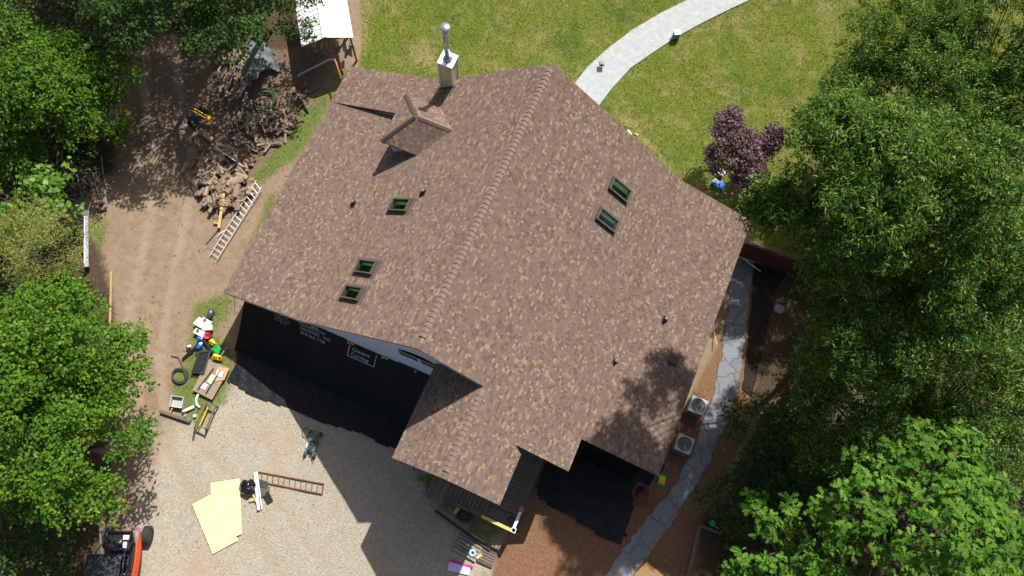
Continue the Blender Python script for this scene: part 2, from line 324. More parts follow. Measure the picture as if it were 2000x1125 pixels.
YEL = flat('yellow_plastic', (.85, .55, .02)); BLUE = flat('blue_plastic', (.02, .19, .72)); RED = flat('red_plastic', (.62, .04, .07)); GREEN = flat('green_plastic', (.02, .42, .09)); ORANGE = flat('orange_paint', (.72, .09, .02)); CLEAR = flat('milky_plastic', (.42, .44, .40)); PINK = flat('pink_film', (.7, .04, .34)); LILAC = flat('lilac_board', (.6, .56, .85)); PALEPAPER = flat('white_sheet', (.82, .82, .82), .8); TEAL = flat('grey_green_paint', (.09, .15, .155), .35); GREYP = flat('grey_plastic', (.2, .22, .22)); ACW = flat('light_grey_metal', (.5, .52, .49), .4); COPPER = flat('copper_paint', (.4, .11, .04), .4)
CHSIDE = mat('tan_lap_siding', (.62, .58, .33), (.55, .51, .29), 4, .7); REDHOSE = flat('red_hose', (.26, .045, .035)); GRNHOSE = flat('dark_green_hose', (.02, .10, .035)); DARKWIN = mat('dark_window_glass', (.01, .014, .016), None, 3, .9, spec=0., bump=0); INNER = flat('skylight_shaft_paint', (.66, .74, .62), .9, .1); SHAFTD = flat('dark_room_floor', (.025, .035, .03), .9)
MULCH = mat('black_mulch', (.018, .013, .011), (.04, .028, .022), 14, .95, bump=.03)
PINKCAP = flat('pink_cap', (.55, .09, .12)); LUMBERY = flat('fresh_yellow_lumber', (.72, .5, .16), .7, .2); SILVERBK = flat('zinc', (.55, .57, .58), .3, .5, .7); STONEG = mat('grey_stone', (.3, .32, .33), None, 8, .8)

# ------------------------------------------------------------------ ground
def polyw(P, poly, soft):
    q = np.array([G(*p)[:2] for p in poly]); n = len(q); inside = np.zeros(len(P), bool); dist = np.full(len(P), 1e9)
    for i in range(n):
        a, b = q[i], q[(i+1) % n]; d = b-a
        t = np.clip(((P-a)@d)/(d@d), 0, 1); dist = np.minimum(dist, np.linalg.norm(P-a-t[:, None]*d, axis=1))
        c = ((a[1] > P[:, 1]) != (b[1] > P[:, 1])); xs = (b[0]-a[0])*(P[:, 1]-a[1])/np.where(abs(b[1]-a[1]) < 1e-9, 1e-9, b[1]-a[1])+a[0]; inside ^= c & (P[:, 0] < xs)
    s = np.where(inside, dist, -dist)/soft; return np.clip(.5+.5*s, 0, 1)
ZLAWN = [(702, -60), (706, 90), (700, 128), (800, 300), (1300, 400), (1458, 452), (1470, 470), (1560, 507), (1700, 560), (2300, 600), (2500, -700), (700, -800)]
ZGRAV = [(270, 1300), (262, 1010), (300, 900), (330, 830), (430, 760), (470, 740), (640, 700), (860, 700), (1010, 980), (960, 1100), (940, 1300)]
ZCLAY = [(935, 1300), (968, 1090), (1010, 1000), (1060, 900), (1290, 880), (1420, 640), (1450, 520), (1560, 530), (1540, 700), (1430, 900), (1360, 1130), (1340, 1300)]
ZTRACK = [(215, -60), (660, -60), (660, 130), (600, 250), (520, 330), (430, 420), (330, 330), (260, 300), (225, 340), (190, 200)]
ZLIT = [[(1492, 575), (1560, 520), (1600, 700), (1500, 800), (1470, 800)], [(-900, -700), (690, -700), (640, 60), (560, 100), (300, 60), (235, 150), (225, 330), (120, 420), (190, 470), (215, 560), (225, 620), (215, 800), (215, 950), (190, 1300), (-900, 1300)], [(1560, 512), (1545, 700), (1470, 850), (1420, 960), (1370, 1010), (1350, 1300), (2600, 1300), (2600, 560), (1700, 560)]]
ZWEED = [([(480, 345), (520, 300), (600, 200), (640, 160), (660, 185), (600, 300), (530, 350), (500, 380)], .4), ([(440, 560), (500, 430), (520, 370), (560, 380), (460, 570)], .35), ([(365, 620), (370, 590), (440, 560), (470, 590), (430, 650), (470, 690), (450, 780), (390, 850), (330, 800), (325, 740), (360, 690)], .5), ([(160, 440), (210, 410), (212, 470), (190, 500)], .4), ([(205, 1045), (206, 960), (235, 1000), (262, 1070), (240, 1060)], .3), ([(640, 150), (690, 120), (700, 160), (640, 210)], .3), ([(800, 930), (860, 1000), (960, 1080), (1010, 1010), (850, 890)], .6)]
def axis_pts(lo, a, b, hi, d): return np.concatenate([np.linspace(lo, a-2, 14), np.arange(a, b+d/2, d), np.linspace(b+2, hi, 14)])
ZDRY = [[(700, -40), (745, -20), (730, 40), (722, 110), (700, 125)], [(1185, 225), (1230, 215), (1275, 270), (1330, 340), (1300, 330), (1240, 275)], [(1120, 120), (1150, 118), (1140, 160), (1118, 165)], [(780, 70), (850, 90), (870, 150), (800, 130)], [(930, 100), (960, 90), (940, 130)]]
gx = axis_pts(-260, -32, 30, 260, .25); gy = axis_pts(-200, -17, 36, 300, .25)
X, Y = np.meshgrid(gx, gy); P2 = np.stack([X.ravel(), Y.ravel()], 1)
def mx(*a): return np.maximum.reduce(a)
lawn = polyw(P2, ZLAWN, .5); grav = polyw(P2, ZGRAV, 2.0); clay = polyw(P2, ZCLAY, .6); track = polyw(P2, ZTRACK, 2.2)
litter = mx(*[polyw(P2, q, .9) for q in ZLIT]); weed = mx(*[polyw(P2, q, s)*.75 for q, s in ZWEED])
far = (np.abs(P2[:, 0]) > 31) | (P2[:, 1] < -17) | (P2[:, 1] > 36); litter[far & (lawn < .5)] = 1
hz = np.zeros(len(P2))
def bumpz(x, y):
    return 0
hz += .02*np.sin(P2[:, 0]*1.7+1)*np.sin(P2[:, 1]*1.3)+.015*np.sin(P2[:, 0]*4.1)*np.cos(P2[:, 1]*3.7); hz -= .02
nx, ny = len(gx), len(gy); idx = np.arange(nx*ny).reshape(ny, nx)
quads = np.stack([idx[:-1, :-1], idx[:-1, 1:], idx[1:, 1:], idx[1:, :-1]], -1).reshape(-1, 4)
stack = np.stack([lawn, grav, clay, np.maximum(litter, .3)], 1)[quads].mean(1); dom = stack.argmax(1)
# which sheet a cell belongs to: lawn, driveway, clay yard, or the rest of the ground
def raw_mesh(name, verts, faces_flat, nper, mats, attrs=None, smooth=False):
    me = bpy.data.meshes.new(name); nf = len(faces_flat)//nper; me.vertices.add(len(verts)); me.vertices.foreach_set('co', np.asarray(verts, np.float32).ravel())
    me.loops.add(len(faces_flat)); me.loops.foreach_set('vertex_index', np.asarray(faces_flat, np.int32)); me.polygons.add(nf); me.polygons.foreach_set('loop_start', np.arange(nf, dtype=np.int32)*nper); me.polygons.foreach_set('loop_total', np.full(nf, nper, np.int32))
    if smooth: me.polygons.foreach_set('use_smooth', np.ones(nf, bool))
    me.update(calc_edges=True)
    for m in mats: me.materials.append(m)
    for k, a in (attrs or {}).items():
        ca = me.color_attributes.new(k, 'FLOAT_COLOR', 'POINT'); ca.data.foreach_set('color', np.asarray(a, np.float32).ravel())
    return me
def linew(P, pts, wd):
    q = np.array([G(*p)[:2] for p in pts]); d = np.full(len(P), 1e9)
    for a, b in zip(q[:-1], q[1:]): t = np.clip(((P-a)@(b-a))/((b-a)@(b-a)), 0, 1); d = np.minimum(d, np.linalg.norm(P-a-t[:, None]*(b-a), axis=1))
    return np.clip(1-d/wd, 0, 1)
rut = mx(*[linew(P2, [(x+dx, y) for x, y in ((330, 1000), (285, 880), (262, 760), (268, 640), (290, 520), (318, 400), (322, 300), (300, 180), (285, 60))], .42) for dx in (-18, 52)], linew(P2, [(300, 690), (330, 800), (420, 900), (560, 1000), (640, 1120)], .4)*.8, linew(P2, [(262, 720), (285, 830), (370, 950), (500, 1060), (560, 1130)], .4)*.8)
hz -= rut*.02; one = np.ones(len(P2)); ZA = np.stack([lawn, grav, clay, rut], 1); ZB = np.stack([litter, weed, track, mx(*[polyw(P2, q, .9) for q in ZDRY])], 1); V3 = np.stack([P2[:, 0], P2[:, 1], hz], 1)
for k, nm in enumerate(('lawn', 'gravel_driveway', 'clay_yard', 'ground')):
    q = quads[dom == k]; used = np.unique(q); remap = np.zeros(len(P2), int); remap[used] = np.arange(len(used))
    o = bpy.data.objects.new(nm, raw_mesh(nm, V3[used], remap[q].ravel(), 4, [GROUND], {'zone_a': ZA[used], 'zone_b': ZB[used]}, True)); COL.objects.link(o); tag(o, kind='structure')

def strip(edge_a, edge_b, z, h, name, m, jit=0, rag=3):
    pts = []
    for e in (edge_a, list(reversed(edge_b))):
        for i in range(len(e)-1):
            a, b = G(*e[i], z), G(*e[i+1], z)
            for k in range(rag): pts.append(a.lerp(b, k/rag)+V((random.uniform(-jit, jit), random.uniform(-jit, jit), 0)))
        pts.append(G(*e[-1], z))
    return tag(MB().prism(pts, h, 0).build(name, m), kind='structure')
strip([(1118, 168), (1148, 130), (1185, 96), (1232, 60), (1290, 25), (1346, -2), (1420, -30), (1560, -75)], [(1165, 212), (1192, 176), (1232, 132), (1280, 99), (1321, 72), (1370, 45), (1420, 20), (1480, -8), (1560, -40)], .045, .06, 'concrete_path', CONC, 0, 4)
strip([(1438, 508), (1428, 545), (1424, 600), (1416, 650), (1408, 700), (1395, 762), (1372, 830), (1340, 905), (1310, 960), (1272, 1000), (1235, 1050), (1205, 1090), (1165, 1150), (1120, 1230)], [(1472, 510), (1468, 545), (1462, 600), (1457, 650), (1450, 700), (1442, 762), (1414, 830), (1386, 900), (1346, 970), (1322, 1005), (1284, 1060), (1252, 1100), (1222, 1150), (1190, 1230)], .03, .05, 'flagstone_path', FLAG, .07, 5)
strip([(1474, 512), (1470, 560), (1464, 640), (1458, 700), (1450, 760)], [(1540, 530), (1512, 570), (1500, 640), (1488, 700), (1470, 775)], .02, .04, 'mulch_bed', MULCH, .05, 5)

# ------------------------------------------------------------------ the house
RS = ((.753, 0, 1), 10.144); LSn = ((.894, 0, -1), -10.144); ZR = 10.144
zl = lambda x: ZR+.894*x
zrt = lambda x: ZR-.753*x
QF, QR, QRT = .333, .423, (4.955-3.868)/(10.498-6.89)
EX, EZ = -10.216, 3.33
zf = lambda x: EZ+QF*(x-EX)
zre = lambda x: EZ+QR*(x-EX)
xkf = (ZR-EZ+QF*EX)/(QF-.894) ; xkr = (ZR-EZ+QR*EX)/(QR-.894)
KX = 6.89; KZ = zrt(KX); zsh = lambda x: KZ-QRT*(x-KX)
RX = 10.5; YL = 12.68; seam = G(647, 199, EZ).y
H = thing('house', 'large two storey house under a brown shingle roof with skylights', 'house', (0, 6, 0))
WORG[H] = V((0, 6, 0))
sl1, sl2, sl3, sl4 = (math.sqrt(1+p*p) for p in (.894, .753, QF, QRT))
uvl = lambda p: (p.y, -p.x*sl1)
uvr = lambda p: (p.y+31.7, p.x*sl2)
uvf = lambda p: (p.y+.04, 50-(p.x)*sl3)
uvre = lambda p: (p.y+7.3, 80-p.x*math.sqrt(1+QR*QR))
uvs = lambda p: (p.y+11.1, 30+p.x*sl4)
L = lambda x, y: V((x, y, zl(x)))
Rr = lambda x, y: V((x, y, zrt(x)))
SKY_L = [(-4.25, -3.33, 5.52, 6.12), (-4.38, -3.46, 2.52, 3.12), (-4.40, -3.47, 1.31, 1.90)]
SKY_R = [(3.89, 4.82, 9.88, 10.48), (3.89, 4.82, 8.39, 8.97)]
hole = lambda f, s: [f(s[0]+.05, s[2]+.05), f(s[1]-.05, s[2]+.05), f(s[1]-.05, s[3]-.05), f(s[0]+.05, s[3]-.05)]
TH = .17
roof = MB()
roof.prism([L(0, 0), L(0, YL), L(xkr, YL), L(xkr, seam), L(xkf, seam), L(xkf, 0)], TH, 0, 1, [hole(L, s) for s in SKY_L], uvl)
roof.prism([V((xkf, 0, zf(xkf))), V((xkf, seam, zf(xkf))), V((EX, seam, EZ)), V((EX, 0, EZ))], TH, 0, 1, (), uvf)
roof.prism([V((xkr, seam, zre(xkr))), V((xkr, YL, zre(xkr))), V((EX, YL, EZ)), V((EX, seam+.002, EZ))], TH, 0, 1, (), uvre)
PA = V((2.56, 0, zrt(2.56)))
roof.prism([Rr(0, 0), PA, Rr(4.48, 0), Rr(4.48, -1.36), Rr(KX, -1.30), Rr(KX, .12), Rr(KX, YL), Rr(0, YL)], TH, 0, 1, [hole(Rr, s) for s in SKY_R], uvr)
roof.prism([V((KX, .12, KZ)), V((RX, .12, zsh(RX))), V((RX, YL, zsh(RX))), V((KX, YL, KZ))], TH, 0, 1, (), uvs)
ro = roof.build('main_roof', [SHINGLE, TRIM], H)
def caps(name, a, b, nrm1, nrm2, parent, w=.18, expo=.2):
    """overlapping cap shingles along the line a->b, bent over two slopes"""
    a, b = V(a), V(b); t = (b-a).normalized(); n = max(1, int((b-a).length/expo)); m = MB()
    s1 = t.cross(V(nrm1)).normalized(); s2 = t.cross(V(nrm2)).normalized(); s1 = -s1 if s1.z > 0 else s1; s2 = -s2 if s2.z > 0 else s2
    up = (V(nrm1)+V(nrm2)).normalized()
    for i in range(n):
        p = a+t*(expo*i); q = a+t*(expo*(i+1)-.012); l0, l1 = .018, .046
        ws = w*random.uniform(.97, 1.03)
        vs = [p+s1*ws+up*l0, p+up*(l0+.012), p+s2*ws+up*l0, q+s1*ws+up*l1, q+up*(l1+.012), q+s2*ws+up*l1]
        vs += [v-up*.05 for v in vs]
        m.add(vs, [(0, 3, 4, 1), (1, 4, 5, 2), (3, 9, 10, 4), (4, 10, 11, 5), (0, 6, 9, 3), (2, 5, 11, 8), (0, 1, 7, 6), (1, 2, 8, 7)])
        m.m[-6] = 1; m.m[-5] = 1; m.m[-3] = 1  # dark butt joints; the dark side face paints a shadow line along the cap edge
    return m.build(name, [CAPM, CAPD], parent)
NL = V((-.894, 0, 1)).normalized(); NRt = V((.753, 0, 1)).normalized()
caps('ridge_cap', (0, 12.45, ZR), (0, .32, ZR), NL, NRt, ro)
# walls
w = MB(); yw0, yw1 = .45, 12.25; d = TH+.05
prof = [(-9.75, 0), (-9.75, zf(-9.75)-d), (xkf, zf(xkf)-d), (0, ZR-d-.05), (KX, KZ-d-.02), (10.05, zsh(10.05)-d), (10.05, 0)]
n = len(prof); w.add([(x, yw0, z) for x, z in prof]+[(x, yw1, z) for x, z in prof], [list(range(n)), list(range(2*n-1, n-1, -1))]+[[i+n, (i+1) % n+n, (i+1) % n, i] for i in range(n) if i in (0, 5, 6)])
w.box((5.7, -.15, 2.2), (1.9, 1.1, 4.4))
# cheek of the raised rear section of the shallow slope
w.add([(EX+.05, seam+.03, EZ-.02), (xkf, seam+.03, zf(xkf)-.1), (xkr, seam+.03, zl(xkr)-.25), (xkr, seam+.03, zre(xkr)-.04)], [(0, 1, 2, 3)])
wl = w.build('wall', SIDING, H)
# rake and eave boards
def board(a, b): MB().beam(a-V((0, 0, TH+.08)), b-V((0, 0, TH+.08)), .03, .15).build('fascia_board', SOFFIT, H)
for a, b in ((V((EX, .02, EZ)), V((xkf, .02, zf(xkf)))), (V((xkf, .02, zf(xkf))), V((0, .02, ZR))), (V((0, .02, ZR)), PA+V((0, .02, 0))), (V((EX+.02, .1, EZ)), V((EX+.02, YL-.1, EZ))), (V((RX-.02, .2, zsh(RX))), V((RX-.02, YL-.1, zsh(RX))))): board(a, b)
# gable window with arched head
wx0, wx1, wz0, wz1 = -1.55, .35, 4.42, 5.95
cx_ = (wx0+wx1)/2; rw = (wx1-wx0)/2
gl = MB(); arc = [(cx_+rw*math.cos(a), .443, 5.19+.78*math.sin(a)) for a in np.linspace(0, math.pi, 17)]; gl.add([(wx1, .443, wz0)]+arc+[(wx0, .443, wz0)], [list(range(18, -1, -1))])
gw = gl.build('arched_window', DARKWIN, H)
fm = MB(); ring = [(wx1, wz0)]+[(x, z) for x, y, z in arc]+[(wx0, wz0)]; k_ = len(ring); out_ = [(cx_+(x-cx_)*1.06, 4.9+(z-4.9)*1.06) for x, z in ring]
fm.add([(x, .438, z) for x, z in ring]+[(x, .438, z) for x, z in out_]+[(x, .448, z) for x, z in out_], [f for q in range(k_) for p in [(q+1) % k_] for f in ((q, p, k_+p, k_+q), (k_+q, k_+p, 2*k_+p, 2*k_+q))])
def bar(x_a, x_b, z_a, z_b): fm.box(((x_a+x_b)/2, .440, (z_a+z_b)/2), (x_b-x_a, .004, z_b-z_a))
bar(wx0, wx1, 5.13, 5.25); bar(wx0, wx1, 4.76, 4.82); bar(cx_-.07, cx_+.07, wz0, 5.13)
fm.build('window_frame', SOFFIT, gw)
# skylights
for f, S, sg in ((L, SKY_L, -1), (Rr, SKY_R, 1)):
    for (xa, xb, ya, yb) in S:
        nrm = NL if sg < 0 else NRt; t = (f(xb, ya)-f(xa, ya)).normalized(); M3 = Matrix((t, V((0, 1, 0)), nrm)).transposed(); c = f((xa+xb)/2, (ya+yb)/2); Ls, Ws = (f(xb, ya)-f(xa, ya)).length, yb-ya
        s = MB()
        for k in (-1, 1):
            s.box(c+M3 @ V((0, k*(Ws/2-.035), .055)), (Ls, .07, .17), M3); s.box(c+M3 @ V((k*(Ls/2-.035), 0, .055)), (.07, Ws-.14, .17), M3)
        sk = s.build('skylight', TRIM, H)
        rim = MB()
        for k in (-1, 1):
            rim.box(c+M3 @ V((0, k*(Ws/2-.03), .15)), (Ls+.02, .05, .022), M3); rim.box(c+M3 @ V((k*(Ls/2-.03), 0, .15)), (.05, Ws-.10, .022), M3)
        rim.build('frame', mat('bronze_frame', (.16, .17, .15), None, 5, .4, metal=.3, bump=0), sk)
        MB().box(c+M3 @ V((0, 0, .128)), (Ls-.14, Ws-.14, .012), M3).build('glass', GLASS, sk)
        sh = MB(); hx, hy, dp = Ls/2-.07, Ws/2-.07, .30
        cs = [M3 @ V((i*hx, j*hy, .05)) + c for i, j in ((-1, -1), (1, -1), (1, 1), (-1, 1))]; lo = [p-V((0, 0, dp+.15)) for p in cs]
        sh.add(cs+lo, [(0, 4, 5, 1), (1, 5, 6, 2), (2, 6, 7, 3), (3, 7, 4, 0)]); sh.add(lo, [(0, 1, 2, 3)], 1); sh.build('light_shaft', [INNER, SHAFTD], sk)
        fl = MB(); fl.prism([f(xa-.16, ya-.12)+V((0, 0, .012)), f(xb+.16, ya-.12)+V((0, 0, .012)), f(xb+.16, yb+.12)+V((0, 0, .012)), f(xa-.16, yb+.12)+V((0, 0, .012))], .008, 0, 0, [[p+V((0, 0, .012)) for p in hole(f, (xa-.05, xb+.05, ya-.05, yb+.05))]])
        fl.build('flashing', mat('shingle_tone_flashing', (.16, .11, .09), (.13, .09, .075), 5, .5), sk)
# vents on the roof
for (px, py, pl) in ((691, 401, LSn), (826, 377, LSn), (1299, 625, ((QRT, 0, 1), KZ+QRT*KX)), (1202, 707, RS)):
    b0 = hit(px, py, *pl); b0.z = zf(b0.x) if b0.x < xkf else b0.z; nrm = NL if pl is LSn else NRt; q = V((0, 0, 1)).rotation_difference(nrm).to_matrix()
    v = MB().tube([b0-V((0, 0, .05)), b0+V((0, 0, .30))], .055, 12); v.lathe(b0+V((0, 0, .02)), [(.12, -.05), (.10, .06), (.062, .13)], 14)
    vp = v.build('vent_pipe', BLACK, H); MB().lathe(b0+V((0, 0, .305)), [(.055, 0), (.03, .004), (.03, -.03)], 12).build('pipe_rim', GREYP, vp)
    MB().box(b0+nrm*.012, (.34, .3, .01), q).build('flashing', DKSTEEL, vp)
b0 = hit(1303, 712, *RS) if True else 0
b0 = V((b0.x, b0.y, zrt(b0.x) if b0.x < KX else zsh(b0.x)))
q = basis((1, 0, -QRT)); rv = MB(); rv.box(b0+V((0, 0, .06)), (.36, .36, .12), q); rv.box(b0+V((.02, 0, .15)), (.42, .42, .06), q, 0, .85); rv.build('roof_vent', TRIM, H, bevel=.01)
# chimney
xf, yf_ = -4.3, 12.16; xb_ = -4.93; yb2 = yf_+.62; ztop = 7.75
ch = MB(); cc_ = V(((xf+xb_)/2, (yf_+yb2)/2, 0))
ch.box(cc_+V((0, 0, ztop/2)), (xf-xb_, yb2-yf_, ztop))
for k in range(6, 46): ch.box(cc_+V((0, 0, k*.165+.08)), (xf-xb_+.02, yb2-yf_+.02, .14), None, 0, 1.0-.02)
cho = ch.build('chimney', CHSIDE, H)
cc2 = MB()
for i in (0, 1):
    for j in (0, 1): cc2.box((xb_+(xf-xb_)*i, yf_+(yb2-yf_)*j, ztop/2+.002), (.07, .07, ztop))
cc2.build('corner_board', SOFFIT, cho)
cp = MB(); cp.box(cc_+V((0, 0, ztop+.02)), (.72, .70, .05)); cp.build('chimney_cap', STEEL, cho)
fp = MB(); fp.tube([cc_+V((0, 0, ztop+.05)), cc_+V((0, 0, 9.9))], .12, 18); fp.lathe(cc_+V((0, 0, ztop+.1)), [(.2, 0), (.16, .06), (.12, .09)], 18); fp.build('flue_pipe', STEEL, cho, True)
fc = MB(); fc.lathe(cc_+V((0, 0, 10.0)), [(.12, -.1), (.12, .06), (.215, .06), (.22, .10), (.21, .115), (0.001, .14)], 24); fc.lathe(cc_+V((0, 0, 10.02)), [(.19, -.02), (.2, .03), (.1, .03)], 24, 1); fc.build('flue_cap', [STEEL, BLACK], cho, True)
MB().prism([L(xb_-.1, yf_-.12)+V((0, 0, .012)), L(xf+.1, yf_-.12)+V((0, 0, .012)), L(xf+.1, yf_+.01)+V((0, 0, .012)), L(xb_-.1, yf_+.01)+V((0, 0, .012))], .008).build('flashing', TRIM, cho)
# dormer with hipped roof
EZD = 6.28; RZD = 7.33; x0, y0, y1 = -6.06, 8.40, 10.92; ax, ay = -4.86, 9.66; xe = (EZD-ZR)/.894; xr_ = (RZD-ZR)/.894
FL, RL, AP = V((x0, y0, EZD)), V((x0, y1, EZD)), V((ax, ay, RZD)); FE, RE, RG = V((xe, y0, EZD)), V((xe, y1, EZD)), V((xr_, ay, RZD))
dz = V((0, 0, .006)); dm = MB()
wx = -5.78; dm.box(((wx-3.6)/2, 9.66, 5.4), (abs(wx+3.6), 1.96, 1.66))
dw = dm.build('dormer', SIDING, H)
dr = MB(); s5 = math.sqrt(1+.83**2); ft = .03
inn = .12
def dface(poly, uv): dr.prism(poly, .12, 0, 1, (), uv)
ext = V((.25, 0, 0))
dface([FL+dz, FE+ext+dz, RG+ext+dz, AP+dz], lambda p: (p.x*1.0+3, (ay-p.y)*s5))
dface([AP+dz, RG+ext+dz, RE+ext+dz, RL+dz], lambda p: (p.x+9, (p.y-ay)*s5))
dface([FL+dz, AP+dz, RL+dz], lambda p: (p.y+5, -p.x*s5))
dro = dr.build('dormer_roof', [SHINGLE, TRIM], dw)
nF = (FE-FL).cross(AP-FL).normalized(); nF = nF if nF.z > 0 else -nF; nB = V((nF.x, -nF.y, nF.z)); nLh = (RL-FL).cross(AP-FL).normalized(); nLh = nLh if nLh.z > 0 else -nLh
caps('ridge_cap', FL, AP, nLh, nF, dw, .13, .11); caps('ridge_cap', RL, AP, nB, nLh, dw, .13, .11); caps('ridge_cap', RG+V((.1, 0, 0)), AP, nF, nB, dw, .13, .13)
# porch roof
PB = V((2.66, -3.66, zrt(2.56)-.02)); PC = V((4.83, -3.66, 0)); SP = .762
zp = lambda x: PA.z-SP*(x-2.56)
zq = lambda x: PA.z-.003-.975*(2.56-x)
por = MB()
por.prism([PA, Rr(2.56, -3.66), Rr(4.85, -3.66), Rr(4.85, -1.58), Rr(4.48, -1.36), Rr(4.48, 0)], .14, 0, 1, (), uvr)
por.prism([V((.24, -3.66, zq(.24))), V((2.56, -3.66, PA.z-.003)), V((2.56, .445, PA.z-.003)), V((.24, .445, zq(.24)))], .14, 0, 1, (), lambda p: (p.y+3.9, (2.6-p.x)*1.38))
pro = por.build('porch_roof', [SHINGLE, TRIM], H)
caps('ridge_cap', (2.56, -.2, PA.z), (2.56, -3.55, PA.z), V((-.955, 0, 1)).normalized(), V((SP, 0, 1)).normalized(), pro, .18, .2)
pg = MB(); pg.add([(.5, -3.35, zq(.5)-.2), (2.6, -3.35, zp(2.6)-.2), (4.6, -3.35, zp(4.6)-.2)], [(0, 2, 1)]); pg.box((2.55, -3.33, zq(.5)-.25), (4.2, .14, .22)); pg.build('porch_gable', SIDING, pro)
for x, y in ((.6, -3.3), (4.6, -3.3), (2.6, -3.3)): MB().box((x, y, 2.95), (.14, .14, zq(.5)-.9)).build('porch_post', SOFFIT, pro)
# deck
DZ = .8; dk = MB()
for i in range(10): dk.box((2.62+i*.19, -2.6, DZ-.02+random.uniform(-.004, .004)), (.155, 3.2, .04))
for i in range(16): dk.box((5.1, -3.5+i*.175, DZ-.0195+random.uniform(-.004, .004)), (1.36, .145, .04))
for i in range(4): dk.box((5.05, -4.05+i*.145, DZ-.25), (1.5, .13, .04))
dko = dk.build('porch_deck', DECKW, H)
rl = MB(); rl.beam((2.55, -4.25, 1.70), (4.35, -4.25, 1.70), .14, .05); rl.beam((5.80, -3.35, 1.70), (5.80, -1.0, 1.70), .14, .05); rl.beam((2.55, -4.25, 1.70), (2.55, -3.2, 1.70), .1, .05)
for a, b in (((2.55, -4.25), (5.75, -4.25)), ((5.8, -4.25), (5.8, -1.0))):
    k = int((V(b)-V(a)).length/.14)
    for i in range(k+1): p = V(a).lerp(V(b), i/k); rl.box((p.x, p.y, 1.22), (.035, .035, .9))
for x, y in ((2.55, -4.25), (4.35, -4.25), (5.8, -1.0)): rl.box((x, y, .85), (.1, .1, 1.7))
rl.build('railing', PLANKG, dko)
MB().beam((4.30, -4.25, 1.745), (5.72, -4.28, 1.745), .14, .05).build('handrail_board', LUMBERY, dko)
MB().beam((5.80, -4.12, 1.74), (5.80, -3.36, 1.74), .13, .05).build('handrail_board', WHITE, dko)
wp = MB()
for dx, dy, sx, sy in ((-.09, 0, .03, .21), (.09, 0, .03, .21), (0, -.09, .15, .03), (0, .09, .15, .03)): wp.box((5.82+dx, -4.24+dy, .92), (sx, sy, 1.9))
wp.build('newel_post', WHITE, dko); MB().box((5.80, -3.30, 1.80), (.22, .2, .08)).build('post_cap', PINKCAP, dko)
st = MB()
for i in range(3): st.box((3.0-.3*i-.7, -3.9, .6-.2*i), (.3, 1.1, .05))
st.build('step', DECKW, dko)
# doors and windows of the hidden ground floor
for x, ww, zz, hh, nm in ((-7.2, 1.2, 1.5, 1.2, 'window'), (-3.2, 2.6, 1.1, 2.1, 'garage_door'), (8.6, 1.2, 1.6, 1.2, 'window')):
    o = MB().box((x, yw0-.01, zz), (ww, .06, hh)).build(nm, SOFFIT, H)
    MB().box((x, yw0-.045, zz), (ww-.16, .02, hh-.16)).build('pane', DARKWIN, o)
ls = MB()
for k, x in enumerate((5.2,)): ls.box((x, -.72, 2.0), (.9, .05, 2.0))
ls.build('door', SOFFIT, H)

# ------------------------------------------------------------------ tarps, clamps, writing
def sm(t): t = max(0, min(1, t)); return t*t*(3-2*t)
def wallslope(x, s):
    """point on the hung tarp: s 0 at the wall, 1 on the ground"""
    y = .40-2.3*s; top = 2.02 if x > -6.4 else 2.02-.0*(x+6.4); z = .05+top*(1-s)**1.25
    z += .03*math.sin(x*3.1+s*4)*math.sin(s*math.pi)+.02*math.sin(x*7+1.3)*math.sin(s*math.pi)
    return V((x, y, z))
tg = thing('wall_tarp', 'black tarp hung from the gable wall and sloping to the ground, with white lettering', 'tarp', (-4.6, -.8, 0))
xl_, xr2 = -9.75, .6
MB().grid(lambda u, v: wallslope(xl_+(xr2-xl_)*u, 1-v), 110, 22).build('sheet', TARPB, tg, True)
LET = mat('white_print', (.62, .64, .66), (.5, .52, .54), 30, .7, bump=0)
def lettering(body, size, x_at, s_at, name, parent, shear=0., wscale=1., off=.012):
    cu = bpy.data.curves.new(name, 'FONT'); cu.body = body; cu.size = size; cu.extrude = 0; cu.shear = shear; ob = bpy.data.objects.new(name, cu); COL.objects.link(ob); dg = bpy.context.evaluated_depsgraph_get(); dg.update()
    me = bpy.data.meshes.new_from_object(ob.evaluated_get(dg)); bpy.data.objects.remove(ob); o = bpy.data.objects.new(name, me); COL.objects.link(o); o.parent = parent; me.materials.append(LET)
    base = WORG[parent]; Lq = 3.0
    for v in me.vertices:
        p = wallslope(x_at+v.co.x*wscale, s_at-v.co.y/Lq); v.co = p+V((0, -off*.6, off))-base
    me.update(); return o
lettering('CONGLETH', .20, -6.92, .075, 'lettering', tg, 0, 1.25); lettering('ROOFING', .19, -6.80, .140, 'lettering', tg, 0, 1.15); lettering('INC', .19, -5.62, .140, 'lettering', tg, 0, 1.15); lettering('919-366-1766', .20, -6.75, .212, 'lettering', tg, 0, 1.13)
lettering('Owens', .26, -4.15, .125, 'lettering', tg, 0, 1.2); lettering('Corning', .26, -4.15, .21, 'lettering', tg, 0, 1.05)
fr = MB()
def onw(x, s): return wallslope(x, s)+V((0, -.01, .016))
for (xa, sa), (xb, sb) in (((-4.3, .03), (-4.3, .235)), ((-4.3, .235), (-2.95, .235)), ((-2.95, .235), (-2.95, .03))):
    for i in range(8):
        a_, b_ = onw(xa+(xb-xa)*i/8, sa+(sb-sa)*i/8), onw(xa+(xb-xa)*(i+1)/8, sa+(sb-sa)*(i+1)/8); fr.beam(a_, b_, .035, .004)
fr.build('printed_border', LET, tg)
lg = MB()
